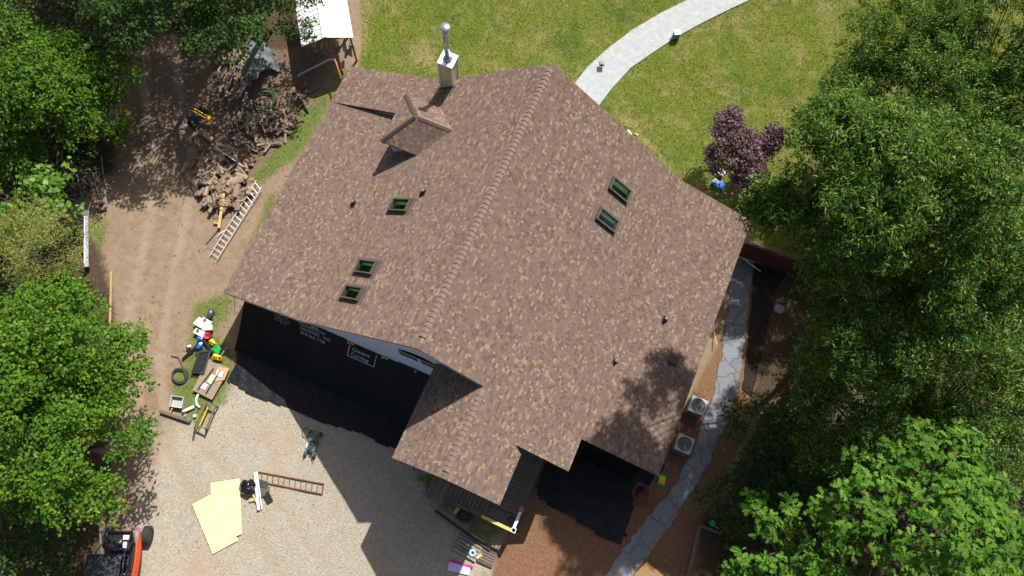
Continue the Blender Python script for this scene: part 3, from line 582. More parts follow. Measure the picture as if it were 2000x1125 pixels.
for k in range(26):
    a = k*2.4; rr = .32*math.sqrt(k/26); x, s = -7.75+rr*1.35*math.cos(a), .11+rr*.26*math.sin(a); c = onw(x, s); lg.add([c+V((.06*math.cos(t)*random.uniform(.6, 1.2), .03*math.sin(t), .03*math.sin(t))) for t in np.linspace(0, 2*math.pi, 7)[:-1]], [list(range(6))])
lg.build('printed_emblem', mat('grey_print', (.22, .24, .25), None, 20, .7, bump=0), tg)
for x, lbl, up in ((-6.12, 'yellow clamp at the tarp top edge above the lettering', 0), (-4.28, 'yellow clamp at the tarp top edge above the boxed printing', 0), (-2.55, 'yellow clamp at the tarp top edge left of the arched window', 0), (-.98, 'upright yellow clamp at the tarp top edge below the arched window', 1)):
    c = V((x, .40, 2.06)); m = MB()
    if up: m.box(c+V((0, -.05, -.03)), (.06, .05, .34)); m.box(c+V((0, -.09, .1)), (.09, .05, .07))
    else: m.box(c+V((0, -.05, 0)), (.34, .06, .06)); m.box(c+V((-.1, -.09, 0)), (.07, .05, .09))
    tag(m.build('clamp', YEL, bevel=.008), lbl, 'clamp', 'yellow clamps along the tarp')
def ground_sheet(name, poly, z, mtl, amp, label, seed, cell=.08, lift=None):
    """wrinkled cloth lying on the ground inside a polygon given in pixels"""
    Q = [G(*p, 0) for p in poly]; xs = [q.x for q in Q]; ys = [q.y for q in Q]; nu = int((max(xs)-min(xs))/cell)+1; nv = int((max(ys)-min(ys))/cell)+1
    P = np.array([(min(xs)+i*cell, min(ys)+j*cell) for j in range(nv+1) for i in range(nu+1)]); wgt = polyw(P, poly, .3)-.5; rg = np.random.default_rng(seed)
    ph = rg.uniform(0, 6, 8); zz = z+amp*(np.sin(P[:, 0]*2.1+P[:, 1]*3.3+ph[0])*np.sin(P[:, 0]*3.7-P[:, 1]*1.9+ph[1])*.6+.5*np.abs(np.sin(P[:, 0]*1.3-P[:, 1]*2.7+ph[2]+1.5*np.sin(P[:, 1]*1.1+ph[3])))**3+.35*np.abs(np.sin(P[:, 0]*4.9+P[:, 1]*3.1+ph[4]))**4)
    edge = np.clip(.5-wgt*1.2, 0, 1); zz += edge*amp*.8*np.abs(np.sin(P[:, 0]*5+P[:, 1]*6))
    if lift: zz += np.array([lift(*p) for p in P])
    m = MB(); keep = {}
    for j in range(nv):
        for i in range(nu):
            ids = [j*(nu+1)+i, j*(nu+1)+i+1, (j+1)*(nu+1)+i+1, (j+1)*(nu+1)+i]
            if wgt[ids].mean() > 0:
                f = []
                for k in ids:
                    if k not in keep: keep[k] = len(m.v); m.v.append(V((P[k][0], P[k][1], zz[k])))
                    f.append(keep[k])
                m.f.append(f); m.m.append(0)
    return tag(m.build(name, mtl, smooth=True), label, 'tarp')
SHEETA = [(505, 610), (488, 628), (470, 649), (462, 679), (462, 713), (452, 730), (443, 745), (462, 752), (478, 764), (510, 780), (553, 793), (590, 808), (630, 826), (668, 836), (705, 848), (727, 783), (745, 720), (640, 690), (560, 640)]
SHEETB = [(705, 848), (722, 853), (740, 866), (769, 876), (800, 890), (860, 900), (880, 740), (790, 700), (745, 715), (727, 783)]
ground_sheet('ground_tarp', SHEETA, .035, TARPB2, .035, 'wide black tarp spread on the gravel below the hung tarp, frayed sunlit corner', 3)
ground_sheet('ground_tarp', SHEETB, .05, TARPB, .03, 'smaller black tarp piece on the gravel beside the porch roof', 5)
SHEETC = [(1120, 862), (1290, 915), (1272, 935), (1258, 955), (1240, 972), (1230, 1010), (1221, 1048), (1211, 1062), (1180, 1050), (1140, 1025), (1100, 1000), (1057, 978), (1050, 955), (1062, 917), (1080, 890)]
def lf(x, y): return max(0, (y-.0)*1.5) if y > -.1 else .12*math.exp(-((x-9)**2+(y+2.6)**2)/.6)
ground_sheet('side_tarp', SHEETC, .05, TARPB2, .055, 'black tarp spread over red clay in front of the side wall', 8, .14, lf)
MB_ = MB(); c = V((7.75, .36, 4.0)); MB_.box(c, (.4, .05, .06)); MB_.box(c+V((.1, -.04, 0)), (.08, .05, .09)); tag(MB_.build('clamp', YEL), 'yellow clamp under the eave above the tarp on red clay', 'clamp', 'yellow clamps along the tarp')
dp = MB().grid(lambda u, v: V((6.95+3.0*u, .38-.45*(1-v)**2+.03*math.sin(u*21)*(1-v), .1+3.9*v)), 30, 14).build('wall_tarp', TARPB, smooth=True); tag(dp, 'black tarp hanging on the recessed side wall beside the porch deck', 'tarp')

# ------------------------------------------------------------------ trees
LEAFSHAPES = {
 'oval': [(0, 0), (.45, .5), (1, 0), (.45, -.5)],
 'long': [(0, 0), (.4, .5), (1, 0), (.4, -.5)],
 'maple': [(0, 0), (.18, .5), (.5, .32), (.62, .42), (1, 0), (.62, -.42), (.5, -.32), (.18, -.5)],
 'oak': [(0, 0), (.18, .22), (.34, .16), (.46, .46), (.6, .2), (.76, .5), (.82, .16), (1, 0), (.82, -.16), (.76, -.5), (.6, -.2), (.46, -.46), (.34, -.16), (.18, -.22)],
}
def leaves(centers, normals, n_per, spread, size, width, shape, rg, up=.6, droop=.15, rosette=False, jit=.6):
    """leaf cards: n_per leaves round every centre"""
    K = len(centers); N = K*n_per; c = np.repeat(centers, n_per, 0); nr = np.repeat(normals, n_per, 0)
    c = c+rg.normal(0, 1, (N, 3))*np.asarray(spread)
    n = nr*.5+np.array([0, 0, up])+rg.normal(0, jit, (N, 3)); n /= np.linalg.norm(n, axis=1)[:, None]
    if rosette:
        ang = rg.uniform(0, 2*np.pi, N); a = np.stack([np.cos(ang), np.sin(ang), rg.normal(-.05, .3, N)], 1)
    else: a = rg.normal(0, 1, (N, 3))+nr*.5
    a[:, 2] -= droop*2; a -= n*(a*n).sum(1)[:, None]*(.75 if rosette else 1); a /= np.linalg.norm(a, axis=1)[:, None]; b = np.cross(n, a); b /= np.linalg.norm(b, axis=1)[:, None]
    sz = size*rg.uniform(.65, 1.25, N); pts = np.array(LEAFSHAPES[shape]); k = len(pts)
    out = c[:, None, :]+a[:, None, :]*(pts[None, :, 0, None]*sz[:, None, None])+b[:, None, :]*(pts[None, :, 1, None]*(sz*width)[:, None, None])
    out[:, :, 2] -= (pts[None, :, 0]**2)*(sz*droop)[:, None]; out += n[:, None, :]*(np.abs(pts[None, :, 1, None])*(sz*width*.35)[:, None, None])
    return out.reshape(-1, 3), k
STY = {
 'maple': dict(size=.13, width=.85, shape='maple', n_per=14, spread=(.14, .14, .07), k=48, up=.75, droop=.18),
 'shade': dict(size=.17, width=.7, shape='oval', n_per=11, spread=(.15, .15, .08), k=42, up=.6, droop=.15),
 'willow': dict(size=.165, width=.28, shape='long', n_per=36, spread=(.12, .12, .07), k=48, up=.42, droop=.22, rosette=True, jit=.55),
 'oak': dict(size=.30, width=.62, shape='oak', n_per=11, spread=(.06, .06, .05), k=15, up=.9, droop=.2, rosette=True, jit=.3),
 'feather': dict(size=.12, width=.26, shape='long', n_per=34, spread=(.16, .16, .06), k=52, up=.5, droop=.1),
 'round': dict(size=.21, width=.95, shape='maple', n_per=8, spread=(.13, .13, .07), k=24, up=.9, droop=.1),
 'purple': dict(size=.12, width=.65, shape='maple', n_per=17, spread=(.1, .1, .05), k=150, up=.8, droop=.12),
}
LF = {
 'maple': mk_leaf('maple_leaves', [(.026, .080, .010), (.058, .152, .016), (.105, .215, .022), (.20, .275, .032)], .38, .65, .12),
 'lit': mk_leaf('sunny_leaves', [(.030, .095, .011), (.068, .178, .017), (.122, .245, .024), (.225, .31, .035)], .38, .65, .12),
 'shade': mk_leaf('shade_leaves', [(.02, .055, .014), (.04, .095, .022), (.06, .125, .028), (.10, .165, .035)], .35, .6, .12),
 'willow': mk_leaf('willow_leaves', [(.011, .042, .009), (.028, .090, .015), (.066, .158, .022), (.165, .250, .034), (.34, .38, .10)], .3, .55, .15),
 'oak': mk_leaf('oak_leaves', [(.035, .11, .013), (.075, .195, .02), (.125, .265, .03), (.21, .34, .046)], .4, .65, .15),
 'feather': mk_leaf('olive_leaves', [(.14, .20, .035), (.22, .27, .05), (.30, .31, .08), (.37, .30, .11)], .3),
 'round': mk_leaf('lime_leaves', [(.08, .19, .02), (.13, .26, .03), (.19, .32, .045)], .4),
 'purple': mk_leaf('purple_leaves', [(.04, .018, .024), (.085, .04, .052), (.15, .078, .095), (.22, .125, .14)], .2),
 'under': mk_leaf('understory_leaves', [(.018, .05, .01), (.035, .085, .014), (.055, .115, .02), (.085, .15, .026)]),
}
def dome(c, R, H, n, rg, r0=.30, flat=.85):
    """crown made of leafy clumps: n clumps spread over a dome of radius R"""
    out = []; ga = 2.39996; ph = rg.uniform(0, 6)
    for i in range(n):
        t = math.sqrt((i+.5)/n); a = ph+i*ga+rg.normal(0, .25); d = R*t*rg.uniform(.88, 1.1)
        out.append((c[0]+d*math.cos(a), c[1]+d*math.sin(a), c[2]+H*(1-t**1.8)+rg.normal(0, .15*H+.12), R*r0*rg.uniform(.55, 1.25)))
    return out
def tree(name, label, cat, lobes, sty, leafmat, seed, base=None, group=None, dens=1., trunk_r=.16, twigs=True, fork=None):
    rg = np.random.default_rng(seed); S = STY[sty]; lb = np.array(lobes); ctr = lb[:, :3].mean(0)
    base = V(base) if base is not None else V((ctr[0], ctr[1], 0)); T = thing(name, label, cat, base, group)
    m = MB(); top = V((ctr[0], ctr[1], lb[:, 2].min()*.75)); top = V(fork) if fork else top; mid = base.lerp(top, .5)+V((rg.normal(0, .15), rg.normal(0, .15), 0))
    m.tube([base-V((0, 0, .1)), base.lerp(mid, .3), mid, top], [trunk_r*1.4, trunk_r*1.1, trunk_r*.9, trunk_r*.7], 10)
    for l in lb:
        p = V(l[:3]); q = top.lerp(p, .5)+V((0, 0, -.12*l[3])); m.tube([top, q, p], [trunk_r*.24, trunk_r*.14, trunk_r*.04], 6)
        if twigs:
            for k in range(3):
                dv = V(rg.normal(0, 1, 3)); dv.z = abs(dv.z)*.5+.1; dv.normalize(); m.tube([q.lerp(p, .7), p+dv*l[3]*.6, p+dv*l[3]*1.0+V((0, 0, -.05))], [trunk_r*.09, trunk_r*.06, .008], 4, caps=False)
        if sty in ('willow', 'maple') and rg.random() < .2:
            dv = V(rg.normal(0, 1, 3)); dv.z = abs(dv.z)*.6+.35; dv.normalize(); e = p+dv*l[3]*rg.uniform(.8, .95); h_ = V((rg.normal(0, .22), rg.normal(0, .22), rg.normal(.0, .08))); m.tube([p+dv*l[3]*.55, e, e+h_*.8, e+h_*1.5], [.018, .014, .010, .004], 5, 1, caps=False)
    m.build('trunk', [LIMB, TWIG], T, True)
    C, Nn = [], []
    for l in lb:
        k = max(6, int(S['k']*l[3]**2*dens)); d = rg.normal(0, 1, (k, 3)); d[:, 2] = np.where(rg.random(k) < .72, np.abs(d[:, 2]), d[:, 2]); d /= np.linalg.norm(d, axis=1)[:, None]
        ph = rg.uniform(0, 6, 3); lump = 1+.24*np.sin(d[:, 0]*4.5+ph[0])*np.sin(d[:, 1]*4.5+ph[1])+.13*np.sin(d[:, 0]*9+d[:, 2]*8+ph[2])
        rad = l[3]*lump*np.where(rg.random(k) < .75, rg.uniform(.82, 1.08, k), rg.uniform(.35, .85, k))
        P = d*rad[:, None]; P[:, 2] *= .72; C.append(P+l[:3]); Nn.append(d)
    C = np.concatenate(C); Nn = np.concatenate(Nn)
    vs, kk = leaves(C, Nn, S['n_per'], S['spread'], S['size'], S['width'], S['shape'], rg, S['up'], S['droop'], S.get('rosette', False), S.get('jit', .6))
    ok = vs.reshape(-1, kk, 3)[:, 0, 2] > .05; vs = vs.reshape(-1, kk, 3)[ok].reshape(-1, 3)
    me = raw_mesh('crown', vs-np.array(base), np.arange(len(vs)), kk, [LF[leafmat]])
    o = bpy.data.objects.new('crown', me); COL.objects.link(o); o.parent = T; return T
TR = [ # centre pixel, height of the crown's rim, R, dome height, clumps, style, leaves, label
 ('broadleaf_tree', (80, 185), 2.7, 3.3, 3.2, 26, 'maple', 'maple', 'dense green tree at the top left edge of the dirt track', 1.25),
 ('broadleaf_tree', (-40, 40), 3.6, 3.3, 3.5, 22, 'maple', 'maple', 'tall green tree filling the top left corner', 1.1),
 ('broadleaf_tree', (105, 690), 4.6, 3.1, 3.2, 26, 'maple', 'lit', 'bright sunlit tree left of the driveway, below the olive feathery tree', 1.3),
 ('broadleaf_tree', (108, 868), 4.6, 2.75, 2.8, 24, 'maple', 'lit', 'bright sunlit tree whose branch tips reach over the gravel driveway', 1.3),
 ('broadleaf_tree', (-60, 800), 5.2, 3.2, 3.0, 20, 'maple', 'lit', 'sunlit tree cut by the left border beside the driveway', 1.1),
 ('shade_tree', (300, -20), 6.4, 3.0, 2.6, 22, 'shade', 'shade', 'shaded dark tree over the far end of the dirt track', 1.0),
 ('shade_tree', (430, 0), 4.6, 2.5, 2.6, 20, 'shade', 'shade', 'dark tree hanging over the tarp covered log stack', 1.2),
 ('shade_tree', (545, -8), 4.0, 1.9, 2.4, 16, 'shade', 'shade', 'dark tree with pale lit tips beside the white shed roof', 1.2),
 ('lime_shrub', (42, 396), 4.0, 2.2, 1.1, 16, 'round', 'round', 'lime green large leaved shrub beside the brush pile', 1.2),
 ('feathery_tree', (66, 468), 4.2, 2.0, 1.4, 22, 'feather', 'feather', 'olive brown feathery tree between lime shrub and bright trees', 1.2),
 ('willow_oak', (1805, 235), 7.0, 4.0, 3.8, 26, 'willow', 'willow', 'large narrow leaved tree at the lawn edge right of the purple maple', 1.25),
 ('willow_oak', (2030, 70), 8.5, 4.3, 4.0, 24, 'willow', 'willow', 'narrow leaved tree filling the top right corner', 1.1),
 ('willow_oak', (1800, 55), 8.6, 2.5, 2.8, 18, 'willow', 'willow', 'narrow leaved tree at the upper border between lawn and corner tree', 1.15),
 ('willow_oak', (1700, 590), 10.6, 2.7, 3.2, 24, 'willow', 'willow', 'narrow leaved tree below the red fence end', 1.2),
 ('willow_oak', (1900, 510), 10.6, 3.5, 3.8, 24, 'willow', 'willow', 'narrow leaved tree in the middle of the right border', 1.2),
 ('willow_oak', (1680, 755), 6.4, 3.0, 2.8, 22, 'willow', 'willow', 'shaded narrow leaved tree beside the flagstone path', 1.1),
 ('willow_oak', (1920, 770), 6.0, 3.6, 3.0, 22, 'willow', 'willow', 'shaded narrow leaved tree above the bright oak', 1.1),
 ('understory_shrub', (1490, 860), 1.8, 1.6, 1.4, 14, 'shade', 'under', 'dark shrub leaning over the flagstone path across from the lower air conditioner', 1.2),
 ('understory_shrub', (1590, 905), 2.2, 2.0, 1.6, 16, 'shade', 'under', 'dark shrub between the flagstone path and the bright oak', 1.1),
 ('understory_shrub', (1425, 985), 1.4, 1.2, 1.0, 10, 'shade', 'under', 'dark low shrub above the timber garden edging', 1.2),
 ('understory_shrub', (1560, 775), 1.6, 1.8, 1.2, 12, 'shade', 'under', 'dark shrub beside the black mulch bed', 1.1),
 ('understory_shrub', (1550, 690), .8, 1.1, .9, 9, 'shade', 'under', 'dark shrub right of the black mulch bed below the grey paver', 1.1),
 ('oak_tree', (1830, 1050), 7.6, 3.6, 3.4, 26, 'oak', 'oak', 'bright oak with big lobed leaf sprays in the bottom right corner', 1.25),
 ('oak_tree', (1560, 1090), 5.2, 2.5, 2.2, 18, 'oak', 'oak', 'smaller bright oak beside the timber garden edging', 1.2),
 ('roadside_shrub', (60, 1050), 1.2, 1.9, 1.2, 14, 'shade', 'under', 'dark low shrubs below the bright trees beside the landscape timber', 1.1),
]
def clear_gap(lob):
    """keep foliage off the open strip between roof, red fence and mulch bed"""
    out = []
    for l in lob:
        px, py = project(np.array(l[:3])); r = l[3]*F_PX/(CAM[2]-l[2])
        gap = px-r*.85 < 1545 and py+r*.6 > 440 and py < 760; lawn_ = 150 < py < 410 and px-r*.8 < 1545-max(0, py-270)*.62
        if px < 1000 or not (gap or lawn_): out.append(l)
    return out
rg = np.random.default_rng(91); a_, b_ = G(1648, 335, 16.4), G(1815, 400, 14.6)
tree('willow_oak', 'tallest narrow leaved tree above the red fence, casting shade on the roof corner', 'tree', clear_gap(dome((a_.x, a_.y, 14.4), 2.7, 3.8, 30, rg)+dome((b_.x, b_.y, 12.8), 2.9, 3.6, 24, rg))+[tuple(G(x_, y_, z_))+(r_,) for x_, y_, z_, r_ in ((1500, 392, 15.4, .75), (1530, 410, 15, .8), (1478, 415, 15, .5), (1560, 400, 16, .9))], 'willow', 'willow', 191, base=(b_.x+4.5, b_.y+5, 0), dens=1.7, trunk_r=.17, fork=(b_.x+1.2, b_.y+1.5, 10))
for i, (nm, c, z, R, Hh, n, sty, lm, lbl, dens) in enumerate(TR):
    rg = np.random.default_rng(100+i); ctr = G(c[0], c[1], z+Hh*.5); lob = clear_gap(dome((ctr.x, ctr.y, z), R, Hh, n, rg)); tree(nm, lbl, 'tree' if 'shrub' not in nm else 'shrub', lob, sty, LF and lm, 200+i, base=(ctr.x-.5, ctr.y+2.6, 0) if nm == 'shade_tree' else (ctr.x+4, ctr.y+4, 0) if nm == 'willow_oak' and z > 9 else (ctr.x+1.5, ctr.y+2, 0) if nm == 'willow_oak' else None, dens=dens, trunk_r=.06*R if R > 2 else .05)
# trees standing beyond the picture's upper border, which shade the track and the wood piles
for i, (c, z, R, Hh, n, lbl) in enumerate([((390, -110), 8.0, 5.4, 5.5, 52, 'tall tree beyond the far end of the dirt track'), ((520, -140), 8., 3.6, 4.5, 20, 'tall tree behind the white roofed wood shed')]):
    g0 = G(c[0], c[1], 0); rg = np.random.default_rng(300+i); tree('shade_tree', lbl, 'tree', dome((g0.x, g0.y, z), R, Hh, n, rg), 'shade', 'shade', 320+i, dens=.9, trunk_r=.25)
for i, (c, z, R, Hh, n, lbl) in enumerate([((2330, 330), 10., 5.0, 5, 22, 'tall narrow leaved tree beyond the right border'), ((2250, 620), 9., 4.6, 4, 20, 'narrow leaved tree beyond the right border above the oak')]):
    g0 = G(c[0], c[1], 0); rg = np.random.default_rng(340+i); tree('willow_oak', lbl, 'tree', dome((g0.x, g0.y, z), R, Hh, n, rg), 'willow', 'willow', 350+i, dens=.6, trunk_r=.25)
# purple japanese maple
PT = [(1425, 235, 3.3, .62), (1445, 265, 3.2, .6), (1408, 262, 2.9, .5), (1420, 285, 2.9, .6), (1462, 292, 3.0, .6), (1490, 275, 2.8, .5), (1512, 262, 2.8, .5), (1505, 290, 2.5, .45), (1525, 270, 2.6, .3), (1480, 345, 2.0, .5), (1470, 385, 1.0, .35), (1398, 305, 2.3, .5), (1430, 315, 2.6, .6), (1466, 325, 2.6, .6), (1485, 308, 2.4, .5), (1398, 330, 1.7, .35), (1450, 350, 1.9, .5), (1470, 352, 1.8, .45), (1384, 303, 2.1, .28), (1432, 222, 3.2, .4), (1455, 372, 1.2, .3)]
tree('purple_maple', 'purple leaved ornamental maple on the lawn beside the blue toy car', 'tree', [tuple(G(a, b, z))+(r,) for a, b, z, r in PT], 'purple', 'purple', 77, base=G(1440, 345, 0), trunk_r=.08)

# ------------------------------------------------------------------ things on the ground
def lerp(a, b, t): return V(a).lerp(V(b), t)
def plank(name, a, b, w, h, m, label, cat, group=None, z=0., z2=None, parent=None):
    A, B = G(*a, z+h), G(*b, (z if z2 is None else z2)+h); A.z -= h/2; B.z -= h/2
    c = (A+B)/2; Rm = basis(B-A); me = MB().box((0, 0, 0), ((B-A).length, w, h)); me.v = [v+V((0, 0, 0)) for v in me.v]
    o = me.build(name, m, origin=(0, 0, 0)); o.matrix_world = Matrix.Translation(c) @ Rm.to_4x4()
    if h > .02:
        bv = o.modifiers.new('bevel', 'BEVEL'); bv.width = min(.006, h*.2); bv.segments = 1
    return tag(o, label, cat, group)
def coil(name, px, r, tube_r, turns, m, label, cat, z=.03, seed=1, squash=1., tail=None, ztop=.0):
    rg = random.Random(seed); c = G(*px, z); pts = []
    for i in range(turns*20+1):
        a = 2*math.pi*i/20; k = int(i/20); rr = r*(1+.10*math.sin(k*2.4+1)+.05*math.sin(a*2+k)); pts.append(c+V((rr*math.cos(a)+.08*r*math.sin(k*3.1), rr*math.sin(a)*squash+.08*r*math.cos(k*1.7), tube_r+ztop+tube_r*1.6*i/20*.6+.01*math.sin(a*3))))
    for t in (tail or []): pts.append(G(*t, tube_r+.01))
    return tag(MB().tube(pts, tube_r, 7).build(name, m, smooth=True), label, cat)

# air conditioners beside the house wall
def make_ac(loc, label):
    T = thing('air_conditioner', label, 'air conditioner', loc, 'air conditioners along the house'); WORG[T] = V((0, 0, 0))
    b = MB(); b.box((0, 0, .42), (.74, .74, .66)); b.box((0, 0, .04), (.8, .8, .08))
    for k in range(9):
        for s in (-1, 1): b.box((0, s*.372, .14+k*.066), (.66, .012, .03)); b.box((s*.372, 0, .14+k*.066), (.012, .66, .03))
    b.build('casing', GREYP, T, bevel=.03)
    t = MB(); ring = [(.335*math.cos(a), .335*math.sin(a)) for a in np.linspace(0, 2*math.pi, 33)[:-1]]
    sq = [(max(-.39, min(.39, .62*math.cos(a))), max(-.39, min(.39, .62*math.sin(a)))) for a in np.linspace(0, 2*math.pi, 33)[:-1]]
    t.add([(x, y, .79) for x, y in sq]+[(x, y, .80) for x, y in ring]+[(x, y, .74) for x, y in sq]+[(x, y, .70) for x, y in ring], [f for i in range(32) for j in [(i+1) % 32] for f in ((i, j, 32+j, 32+i), (i, 64+i, 64+j, j), (32+i, 32+j, 96+j, 96+i))]); t.build('top_panel', ACW, T)
    MB().lathe((0, 0, .60), [(.335, .1), (.335, 0), (.001, 0)], 32).build('fan_well', BLACK, T)
    f = MB()
    for k in range(3):
        a = k*2.094; R_ = Matrix.Rotation(a, 3, 'Z'); f.add([R_ @ V(p) for p in ((.06, -.05, .66), (.28, -.14, .63), (.29, .06, .68), (.06, .05, .69))], [(0, 1, 2, 3)])
    f.lathe((0, 0, .63), [(.07, 0), (.07, .07), (.001, .075)], 12); f.build('fan', GREYP, T)
    g = MB()
    for r_ in (.08, .14, .20, .26, .32): g.tube([(r_*math.cos(a), r_*math.sin(a), .80) for a in np.linspace(0, 2*math.pi, 33)[:-1]], .005, 4, closed=True)
    for k in range(8): a = k*math.pi/4; g.beam((.06*math.cos(a), .06*math.sin(a), .80), (.335*math.cos(a), .335*math.sin(a), .80), .008, .008)
    g.build('fan_guard', DKSTEEL, T); return T
p1, p2 = G(1364, 792, .8), G(1337, 867, .8); ac = make_ac((p1.x, p1.y, 0), 'square air conditioner beside the roof edge, nearer the red fence')
c2 = copy_tree(ac); c2.location = (p2.x, p2.y, 0); c2['label'] = 'square air conditioner beside the roof edge, nearer the bag of soil'; c2.rotation_euler = (0, 0, math.pi)

# red fence
fa, fb_ = G(1447, 470, 1.8), G(1620, 531, 1.8); fa.z = fb_.z = 0; FT = thing('wooden_fence', 'dark red board fence joining the house corner beside the flagstone path', 'fence', (fa+fb_)/2)
nb = int((fb_-fa).length/.15); bm_ = MB(); fd = (fb_-fa).normalized(); fR = basis(fd)
for i in range(nb): p = fa+fd*(i*.15+.07); bm_.box(p+V((0, 0, .92+random.uniform(-.006, .006))), (.142, .02, 1.76), fR)
bm_.build('board_panel', FENCEW, FT)
bm_ = MB()
for z_ in (.35, 1.0, 1.6): bm_.box((fa+fb_)/2+fR @ V((0, .04, z_)), ((fb_-fa).length, .06, .09), fR)
bm_.box((fa+fb_)/2+fR @ V((0, .0, 1.82)), ((fb_-fa).length, .12, .03), fR); bm_.build('rail', FENCEW, FT)
for k in range(3): p = fa+fd*((fb_-fa).length*k/2*.98+.05); MB().box(p+fR @ V((0, .09, .9)), (.1, .1, 1.8), fR).build('post', FENCEW, FT)
gp = MB(); q = G(1452, 505, 1.0); gp.tube([q, q+V((1.0, -.25, -.1))], .02, 6); tag(gp.build('pale_rod', WHITE), 'thin pale rod lying across the path end below the red fence', 'rod')

# white roofed wood shed
rf, le, re_ = G(634, 73, 2.95), G(589, 91, 2.45), G(690, 73, 2.45); rb = G(621, -8, 2.95); ax_ = (rb-rf).normalized(); LN = 4.2
SH = thing('wood_shed', 'open wood shed with white metal roof behind the house', 'shed', ((le+re_)/2+ax_*LN/2).xy.to_3d())
s = MB(); s.prism([rf, rf+ax_*LN, le+ax_*LN, le], .03); s.prism([re_, re_+ax_*LN, rf+ax_*LN, rf], .03)
for k in range(15):
    for e in (le, re_): a_ = rf+ax_*(LN*k/14); b_ = e+ax_*(LN*k/14); s.beam(a_+V((0, 0, .012)), b_+V((0, 0, .012)), .03, .02)
s.beam(rf+V((0, 0, .02)), rf+ax_*LN+V((0, 0, .02)), .22, .02); s.build('roof', flat('white_roof_metal', (.78, .79, .8), .35, .5), SH)
ps = MB(); ins = (re_-le).normalized()
for k in (0.06, .5, .94):
    for e, sg in ((le, 1), (re_, -1)): p = e+ax_*(LN*k)+ins*sg*.18; MB().box((p.x, p.y, 1.2), (.1, .1, 2.4), basis(ins)).build('post', PLANKG, SH)
ps.beam(le+ax_*.2-V((0, 0, .1))+ins*.1, re_+ax_*.2-V((0, 0, .1))-ins*.1, .06, .14); ps.beam(le+ax_*.15+ins*.3-V((0, 0, .2)), (le+re_)/2+ax_*.15-V((0, 0, 1.6)), .05, .1); ps.beam(re_+ax_*.15-ins*.3-V((0, 0, .2)), (le+re_)/2+ax_*.15-V((0, 0, 1.6)), .05, .1); ps.build('brace', PLANKG, SH)
# firewood logs
def log_mesh(name, r, ln, split, m1, m2, sd):
    rg = random.Random(sd); m = MB(); n = 9; half = ln/2
    def ring(x, k):
        out = []
        for j in range(n):
            a = 2*math.pi*j/n; rr = r*(1+.08*math.sin(j*2.3+sd)+.05*rg.uniform(-1, 1))*k; y, z = rr*math.cos(a), rr*math.sin(a)
            if split: z = max(z, -.15*r) if split == 1 else z; y = min(y, .35*r) if split == 2 or rg.random() < 0 else y
            out.append((x+rg.uniform(-.01, .01), y, z))
        return out
    vs = ring(-half, .97)+ring(-half*.3, 1)+ring(half*.4, .98)+ring(half, 1.0); fs = [(i*n+j, i*n+(j+1) % n, (i+1)*n+(j+1) % n, (i+1)*n+j) for i in range(3) for j in range(n)]
    m.add(vs, [tuple(reversed(f)) for f in fs], 0); m.f += [list(range(n)), list(reversed(range(3*n, 4*n)))]; m.m += [1, 1]
    o = m.build(name, [m1, m2], origin=(0, 0, 0)); me = o.data; bpy.data.objects.remove(o); return me
LOGA = [log_mesh('log', .078+.008*k, .42+.035*(k % 4), 0 if k % 3 else 1, BARK, CUT, k) for k in range(8)]
LOGB = [log_mesh('log', .055+.009*(k % 4), .40+.05*(k % 3), k % 3, BARKG, CUTG, 20+k) for k in range(8)]
def place_logs(n, sampler, meshes, name, label, group, seed, heap, dirfn, flatr=.12):
    rg = random.Random(seed)
    for i in range(n):
        px, py = sampler(rg); h = heap(px, py); p = G(px, py, h); o = bpy.data.objects.new(name, meshes[rg.randrange(len(meshes))]); COL.objects.link(o)
        s_ = rg.uniform(.85, 1.25); yaw = dirfn(rg); pit = rg.gauss(0, flatr)
        o.matrix_world = Matrix.Translation(p+V((0, 0, .05+rg.uniform(0, .08)*(h > .1)))) @ Matrix.Rotation(yaw, 4, 'Z') @ Matrix.Rotation(pit, 4, 'Y') @ Matrix.Rotation(rg.uniform(0, 6.28), 4, 'X') @ Matrix.Diagonal((s_*rg.uniform(.8, 1.2), s_, s_, 1))
        tag(o, label, 'log', group)
def ell(cx, cy, rx, ry, pw=.55):
    def f(rg): a, d = rg.uniform(0, 6.283), rg.random()**pw; return cx+rx*d*math.cos(a), cy+ry*d*math.sin(a)
    return f
def hp(cx, cy, rx, ry, H_): return lambda x, y: max(0, H_*(1-((x-cx)/rx)**2-((y-cy)/ry)**2))*random.uniform(.75, 1.0)
IMGUP = heading(G(450, 350), G(450, 300))
place_logs(125, ell(436, 352, 58, 62), LOGA, 'firewood_log', 'cut log in the sunlit firewood heap beside the long ladder', 'logs in the heap beside the ladder', 1, hp(436, 355, 62, 70, .5), lambda r: r.gauss(IMGUP-.5, .9), .2)
place_logs(22, ell(398, 312, 42, 55), LOGA, 'firewood_log', 'cut log in the sunlit firewood heap beside the long ladder', 'logs in the heap beside the ladder', 2, lambda x, y: 0, lambda r: r.uniform(0, 6.28), .05)
place_logs(95, ell(510, 250, 60, 48), LOGB, 'split_log', 'grey split log in the loose heap below the green hose coil', 'split logs below the green hose', 3, hp(510, 250, 62, 50, .25), lambda r: r.gauss(IMGUP, 1.1), .15)
place_logs(62, lambda r: (r.uniform(424, 482)+0, r.uniform(95, 200)), LOGB, 'stacked_log', 'grey split log in the stack under the canvas', 'split logs in the stack under the canvas', 4, lambda x, y: max(0, .75*(1-abs(x-472)/55)), lambda r: r.gauss(IMGUP-.25, .3), .12)
place_logs(24, lambda r: (r.uniform(600, 690), r.uniform(84, 98)), LOGB, 'shed_log', 'grey split log stored under the white shed roof', 'split logs in the white roofed shed', 5, lambda x, y: random.uniform(0, 1.3), lambda r: r.gauss(heading(le, re_), .25)+math.pi/2, .08)
